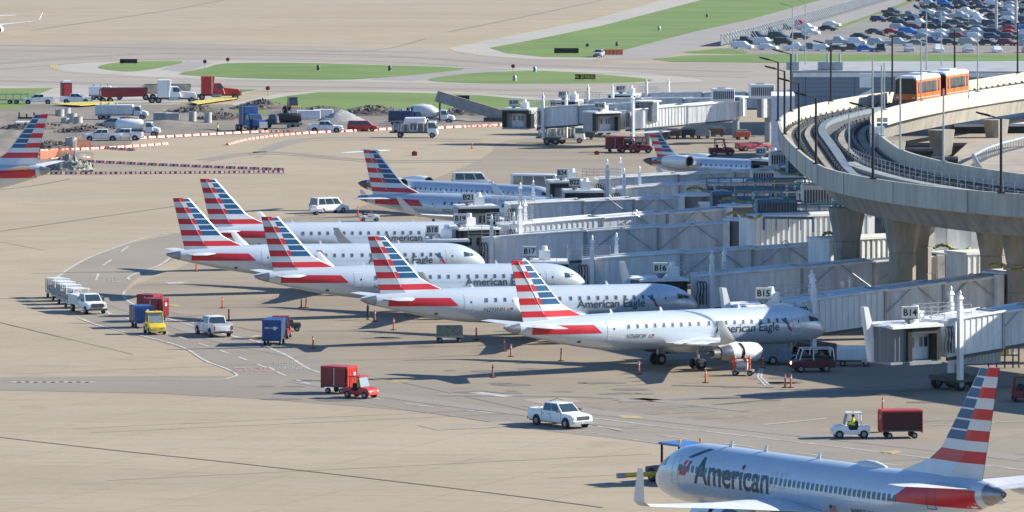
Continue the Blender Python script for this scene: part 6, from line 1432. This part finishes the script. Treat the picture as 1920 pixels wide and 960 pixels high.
heap('heap of broken concrete slabs right of the left edge jet tail', 128, 318, 3.9, 4, 1.7, rubm, .5, 'rubble_heap')
for a, b, rx, h, lab in ((490,203,6,1.6,'dark earth bank behind the blue semi'),(370,212,7,1.3,'dark earth bank below the red semi'),(600,212,7,1.2,'dark earth bank left of the gravel heap'),(700,214,8,1.5,'dark earth bank behind the red car'),(880,214,7,1.4,'dark earth bank behind the conveyor'),(60,240,6,1.0,'low brown earth heap left of the concrete pipes'),(165,246,6,.9,'low brown earth heap in front of the concrete pipes'),(420,222,6,.9,'low brown earth heap between the pipes and the blue semi'),(95,275,5,.8,'low brown earth heap behind the left edge jet tail')):
    heap(lab, a, b, rx, 9, h, earth, .2)
rnd = random.Random(3)
for k in range(26):    # slabs of the rubble heap
    q = P(128, 318)+Vector((rnd.uniform(-3,3.4), rnd.uniform(-2.6,0), 0)); s_ = rnd.uniform(.25,.7); z = max(0.1, 1.5*(1-abs(q.x-P(128,318).x)/3.9)-.1)*rnd.uniform(.5,1)
    m = MB(); m.prism([(-s_,-s_*.6),(s_*.8,-s_*.7),(s_,s_*.5),(-s_*.4,s_*.8)], -.09, .09, 'z')
    tag(m.build('concrete_slab', rubm, None, loc=q+Vector((0,0,z)), rot=(rnd.uniform(-.8,.8), rnd.uniform(-.8,.8), rnd.uniform(0,3))), 'broken grey slab lying on the rubble heap', 'concrete slab', 'broken slabs on the rubble heap')
m = MB(); nt_ = M('orange_netting', (.75,.20,.10), .7, var=.4, scale=8, col2=(.5,.25,.15))
for label, pts in (('orange mesh fence beside the lone concrete pipe',[(143,277),(169,279)]),('orange mesh fence around the rubble heap',[(75,301),(110,296),(140,297)])):
    t = thing('mesh_fence', label, 'mesh fence', P(*pts[0]), 0); o0 = P(*pts[0])
    for a, b in zip(pts[:-1], pts[1:]):
        A_ = P(*a)-o0; B2 = P(*b)-o0; m = MB()
        for k in range(9): m.cyl(A_+Vector((0,0,.15+k*.15)), B2+Vector((0,0,.15+k*.15)), .03, n=4)
        n = int((B2-A_).length/.16)
        for k in range(n): q = A_.lerp(B2, k/n); m.cyl(q+Vector((0,0,.1)), q+Vector((0,0,1.35)), .022, n=4)
        m.build('mesh', nt_, t)
    for a in pts: m = MB(); q = P(*a)-o0; m.cyl(q, q+Vector((0,0,1.7)), .05, n=6); m.build('post', brown, t)
person('worker in full yellow green hi-vis standing by the far barricades', P(408,250), 0, hgt=1.7)
ymat = M('yellow_silt_mat', (.62,.50,.12), .8, var=.25, scale=.8)
for pts, lab in (([(100,199),(150,195),(210,193),(215,197),(150,202)],'yellow sheet laid on the dirt beside the pickups'),([(355,195),(440,184),(445,188),(370,199)],'yellow sheet laid below the two semi trucks')):
    m = MB(); W = [P(*q) for q in pts]; c0 = W[0]; m.prism([(q.x-c0.x, q.y-c0.y) for q in W], .35, .42, 'z'); tag(m.build('ground_sheet', ymat, None, loc=c0), lab, 'ground sheet')
t = thing('flatbed_trailer', 'open grey steel trailer at the far left of the upper row', 'trailer', P(26,195), 0)
m = MB(); m.box(-2.8,2.8,-1,1,.7,.9); m.build('bed', greym, t); m = MB()
for k in range(5): m.box(-2.8+k*1.35,-2.65+k*1.35,-1.0,-.95,.9,1.9)
m.box(-2.8,2.8,-1,-.95,1.8,1.95); m.build('side_rails', steel, t); wheels(t, (-.7,.5), .9, .4, .3)
t = thing('steel_beam_stack', 'dark steel frame lying left of the concrete pipes', 'steel frame', P(50,226), 0)
m = MB(); m.box(-1.5,1.5,-.3,.3,.3,.6).box(-1.4,-1.2,-.3,.3,.6,1.4).box(1.2,1.4,-.3,.3,.6,1.4).box(-.1,.1,-.3,.3,.6,1.2); m.build('frame', black, t)
m = MB(); m.lathe([(0,.6),(3.6,.6),(3.6,.5),(0,.5)], (0,0,0), (1,0,0), 16); tag(m.build('white_pipe', white, None, smooth=True, loc=P(30,240)+Vector((0,0,.6))), 'large white pipe lying left of the concrete pipe group', 'pipe')
# airfield signs and lights
def asign(label, px, py, w2, txt=None, bg_=black, tc_=None, h=1.1, z0=.3):
    t = thing('airfield_sign', label, 'airfield sign', P(px, py), 0)
    m = MB(); m.box(-w2/2,w2/2,-.12,.12,z0,z0+h); m.build('panel', bg_, t)
    m = MB(); m.cyl((-w2*.35,0,0),(-w2*.35,0,z0-.003),.05); m.build('leg', darkm, t); m = MB(); m.cyl((w2*.35,0,0),(w2*.35,0,z0-.003),.05); m.build('leg', darkm, t)
    if txt: sign_text(txt, t, -w2*.42, w2*.42, z0+.25, z0+h-.25, -.135, tc_ or yellow)
    return t
asign('black blank sign on the left grass island', 241, 121, 3.9, h=.95); asign('black blank board on the verge right of the conveyor top', 867, 191, 2.6, h=.9)
asign('long black sign on the large far grass field', 1062, 102, 5.8, h=1.2)
asign('black and yellow letter sign on the middle grass island', 1102, 151, 3.2, 'K K8 K', M('sign_olive', (.16,.13,.03), .6), yellow, h=1.0)
t = asign('black letter square on the left end of the yellow sign', 1083, 151, 1.1, 'K', black, yellow, h=1.0)
for px, py, lab in ((427,125,'red round marker disc on a post on the left long grass island'),(384,129,'dark round marker disc behind the left grass island tip'),(502,181,'dark red round disc on a post above the dark earth bank'),(962,138,'red round disc on a post on the middle grass island'),(1101,97,'small grey disc on a post left of the far pickup')):
    t = thing('marker_disc', lab, 'marker sign', P(px, py), 0, 'round marker discs in the grass'); m = MB(); m.cyl((0,0,0),(0,0,1.3),.04); m.build('post', greym, t)
    m = MB(); m.cyl((0,-.04,1.6),(0,.04,1.6),.42,n=16); m.build('disc', dred if 'red' in lab else darkm, t)
for px, py, lab in ((597,132,'dark dome light with yellow base on the long grass island'),(731,133,'small dark dome light on the long grass island'),(1003,135,'brown dome light on the middle grass island'),(965,152,'grey blue box light on the middle grass island'),(1236,57,'grey box far up the large grass field'),(1326,33,'small dark box near the top of the grass field'),(1157,87,'black box on a post behind the far pickup')):
    t = thing('airfield_light', lab, 'airfield light', P(px, py), 0, 'small fixtures in the grass'); m = MB(); m.lathe([(0,.4),(.8,.4),(1.1,.2),(1.15,.02)], (0,0,.1), (0,0,1), 12, cap=True); m.build('housing', darkm if 'dark' in lab or 'black' in lab else greym, t, smooth=True); m = MB(); m.cyl((0,0,0),(0,0,.1),.45); m.build('base', yellow, t)
# ------------------------------------------------------------------ blast fence by the car park
t = thing('blast_fence', 'long grey slatted blast fence running up the far roadside', 'fence', P(1352,88), 0)
o0 = P(1352,88); fa = [(1352,87),(1420,70),(1500,47),(1600,18),(1700,-12)]; W = [P(a, b)-o0 for a, b in cr_open(fa, 10)]
m = MB(); acc = 0; nxp = 0.0; fpost = None
for a, b in zip(W[:-1], W[1:]):
    dd = (b-a); L = dd.length; dd.normalize(); n = Vector((-dd.y, dd.x, 0)); k = int(L/3.0)+1
    while nxp < acc+L:
        q = a+dd*(nxp-acc); nxp += 5.5
        if fpost is None:
            m2 = MB(); m2.cyl(-n*2.2, (0,0,3.1), .14, n=5).cyl((0,0,0), (0,0,3.1), .12, n=5); fpost = m2.build('post', steel, t)
        else: pc = fpost.copy(); C.objects.link(pc); fpost_ = pc
        (fpost if nxp < 6 else pc).location = q
    acc += L
    for h_ in range(9):
        z = .35+h_*.31; m.hexa([tuple(a+n*(-.05)+Vector((0,0,z))),tuple(b+n*(-.05)+Vector((0,0,z))),tuple(b+n*.12+Vector((0,0,z+.12))),tuple(a+n*.12+Vector((0,0,z+.12))),tuple(a+n*(-.05)+Vector((0,0,z+.16))),tuple(b+n*(-.05)+Vector((0,0,z+.16))),tuple(b+n*.12+Vector((0,0,z+.27))),tuple(a+n*.12+Vector((0,0,z+.27)))])
m.build('slats', M('fence_grey', (.22,.245,.26), .6, metal=.2, var=.35, scale=.3), t);
sheet('fence_strip', [(1340,95),(1420,84),(1545,58),(1640,25),(1712,0),(1690,-12),(1600,18),(1500,48),(1400,78)], g_gray, .045, smooth=0)
# ------------------------------------------------------------------ parked cars
cols = {'white':(.78,.79,.79),'silver':(.42,.45,.48),'dark grey':(.05,.06,.07),'black':(.016,.018,.022),'navy':(.015,.035,.09),'red':(.42,.015,.02),'bright blue':(.01,.16,.50),'grey':(.18,.20,.22),'beige':(.45,.42,.36),'dark green':(.02,.055,.045),'maroon':(.16,.015,.025)}
cm = {k: M('car_paint_'+k.replace(' ','_'), v, .28, var=.04, metal=.15 if k in ('silver','grey','dark grey') else 0, coat=.6) for k, v in cols.items()}
def lot_mesh(kind):
    m = MB(); 
    dims = {'saloon':(4.8,.92,.98,1.45,(-1.9,1.05),(-1.25,.35)),'estate':(4.7,.94,1.05,1.70,(-2.25,1.15),(-2.05,.45)),'people carrier':(5.1,.98,1.08,1.80,(-2.45,1.5),(-2.3,.6)),'pickup':(5.7,.99,1.10,1.88,(-.95,1.45),(-.8,.65))}
    L, w_, zb, zt_, b, tp = dims[kind]; hl = L/2
    m.prism([(-hl,.35),(-hl+.02,zb-.12),(-hl+.15,zb),(hl-1.3,zb),(hl-.25,zb-.18),(hl,zb-.35),(hl,.32)], -w_, w_, 'y')
    m.tbox(b[0],b[1],tp[0],tp[1],w_-.04,w_-.20,zb-.02,zt_)
    bmesh.ops.bevel(m.b, geom=m.b.edges[:], offset=.05, segments=1, affect='EDGES', clamp_overlap=True)
    for s in (-1,1):
        def q(u, v): xa = b[0]+(tp[0]-b[0])*v; xb = b[1]+(tp[1]-b[1])*v; wv = (w_-.04)+(-.16)*v; return (xa+(xb-xa)*u, s*(wv+.012), zb-.02+(zt_-zb+.02)*v)
        for u0, u1 in ((.06,.48),(.52,.94)): m.poly([q(u0,.15),q(u1,.15),q(u1,.88),q(u0,.88)], 1)
    for fr_ in (0,1):
        e = .02*(1 if fr_ else -1); Q = []
        for u, v in ((-.88,.12),(.88,.12),(.88,.9),(-.88,.9)): Q.append((b[fr_]+(tp[fr_]-b[fr_])*v+e, u*((w_-.04)-.16*v), zb-.02+(zt_-zb+.02)*v))
        m.poly(Q, 1)
    for x in (hl-.95,-hl+.95):
        for s in (-1,1): m.cyl((x,s*(w_-.16),.34),(x,s*(w_+.02),.34),.36,n=12,mi=2); m.cyl((x,s*(w_+.0),.34),(x,s*(w_+.03),.34),.2,n=10,mi=3)
    for s in (-1,1): m.box(hl-.02,hl+.03,s*.62-.16,s*.62+.16,zb-.42,zb-.27,4); m.box(-hl-.03,-hl+.02,s*.72-.12,s*.72+.12,zb-.38,zb-.16,5)
    m.box(hl-.03,hl+.05,-w_+.1,w_-.1,.3,.5,2).box(-hl-.05,-hl+.03,-w_+.1,w_-.1,.3,.5,2)
    if kind == 'pickup': m.box(-hl+.12,-1.05,-w_+.12,w_-.12,zb-.003,zb+.01,2)
    bmesh.ops.recalc_face_normals(m.b, faces=m.b.faces[:]); me = bpy.data.meshes.new('parked_car'); m.b.to_mesh(me); m.b.free(); return me
lot_base = {k: lot_mesh(k) for k in ('saloon','estate','people carrier','pickup')}; lot_cache = {}
def lot_car(kind, col, loc, rz, label, group='cars in the far car park'):
    key = (kind, col)
    if key not in lot_cache:
        me = lot_base[kind].copy(); me.materials.clear()
        for m_ in (cm[col], glass, black, greym, lampw, lampr): me.materials.append(m_)
        lot_cache[key] = me
    o = bpy.data.objects.new('parked_car', lot_cache[key]); C.objects.link(o); o.location = loc; o.rotation_euler = (0,0,rz); o.scale = (1.05,1.05,1.05); tag(o, label, 'car', group); return o
rr = random.Random(11)
ckeys = ['white']*7+['silver']*5+['dark grey']*5+['black']*5+['navy']*3+['grey']*3+['red']*1+['beige','dark green','maroon','bright blue']
kkeys = ['saloon']*4+['estate']*4+['people carrier']*2+['pickup']*3
def row(pts, sp, th, name, jit=4, forced=None, skip=0.0):
    n = 0
    (x0, y0), (x1, y1) = pts; cnt = int((x1-x0)/sp)
    for k in range(cnt):
        if rr.random() < skip: continue
        u = k/max(1,cnt-1) if cnt > 1 else 0; px = x0+(x1-x0)*u+rr.uniform(-.8,.8); py = y0+(y1-y0)*u+rr.uniform(-.25,.25)
        kind = rr.choice(kkeys); col = rr.choice(ckeys)
        if forced and n in forced: kind, col = forced[n]
        q = P(px, py); q.z = .045
        lot_car(kind, col, q, R(th+rr.uniform(-jit, jit)*.5), f"{col} {kind}, {ordn(n)} from left in the {name}"); n += 1
row([(1650,97),(1925,99)], 43, -88, 'front row of the car park, right part', 4, {0:('pickup','black')})
row([(1392,92),(1440,94)], 22, -20, 'front row of the left car cluster'); row([(1492,95),(1622,97)], 21, -12, 'short row ending with the bright blue car', 5, {5:('saloon','bright blue')})
row([(1396,83),(1470,85)], 24, -25, 'second row of the left car cluster'); row([(1418,73),(1500,74)], 27, -25, 'third row of the left car cluster'); row([(1440,64),(1520,65)], 27, -25, 'fourth row of the left car cluster')
row([(1470,56),(1552,58)], 27, -25, 'fifth row of the left car cluster'); row([(1500,50),(1560,50)], 30, -25, 'sixth row of the left car cluster')
row([(1570,83),(1720,86)], 26, -22, 'second row of the car park, left part', 5); row([(1745,84),(1925,86)], 28, -30, 'second row of the car park, right part', 5)
row([(1612,73),(1690,74)], 27, -25, 'third row of the car park, left part'); row([(1732,73),(1925,75)], 27, -28, 'third row of the car park, right part', 5)
row([(1640,64),(1925,66)], 27, -25, 'fourth row of the car park', 4, {1:('saloon','red')})
row([(1655,56),(1925,58)], 26, -22, 'fifth row of the car park', 4, {7:('saloon','red'),8:('estate','bright blue')}, .04)
row([(1690,48),(1925,50)], 27, -25, 'sixth row of the car park', 4); row([(1648,41),(1925,42)], 26, -25, 'seventh row of the car park')
row([(1672,33),(1925,34)], 26, -25, 'eighth row of the car park', 4, None, .06); row([(1672,26),(1740,26)], 26, -25, 'ninth row of the car park, left part'); row([(1770,25),(1925,26)], 26, -25, 'ninth row of the car park, right part', 4, {5:('saloon','red')})
row([(1748,17),(1925,18)], 25, -25, 'tenth row of the car park'); row([(1740,10),(1925,11)], 25, -25, 'eleventh row of the car park'); row([(1712,3),(1925,4)], 25, -25, 'twelfth row of the car park'); row([(1735,-4),(1925,-4)], 25, -25, 'thirteenth row of the car park', 4, None, .3)
# ------------------------------------------------------------------ air
hz = bpy.data.materials.new('thin_air'); hz.use_nodes = True; n = hz.node_tree; n.nodes.remove(n.nodes['Principled BSDF'])
pv = n.nodes.new('ShaderNodeVolumePrincipled'); pv.inputs['Density'].default_value = HAZE if 'HAZE' in globals() else .000012; pv.inputs['Color'].default_value = (.82,.90,1,1); pv.inputs['Anisotropy'].default_value = .3
n.links.new(pv.outputs[0], n.nodes['Material Output'].inputs['Volume'])
m = MB(); m.box(-2600,2600,-60,7200,-1.2,60); hb = m.build('haze', hz); tag(hb, kind='stuff')
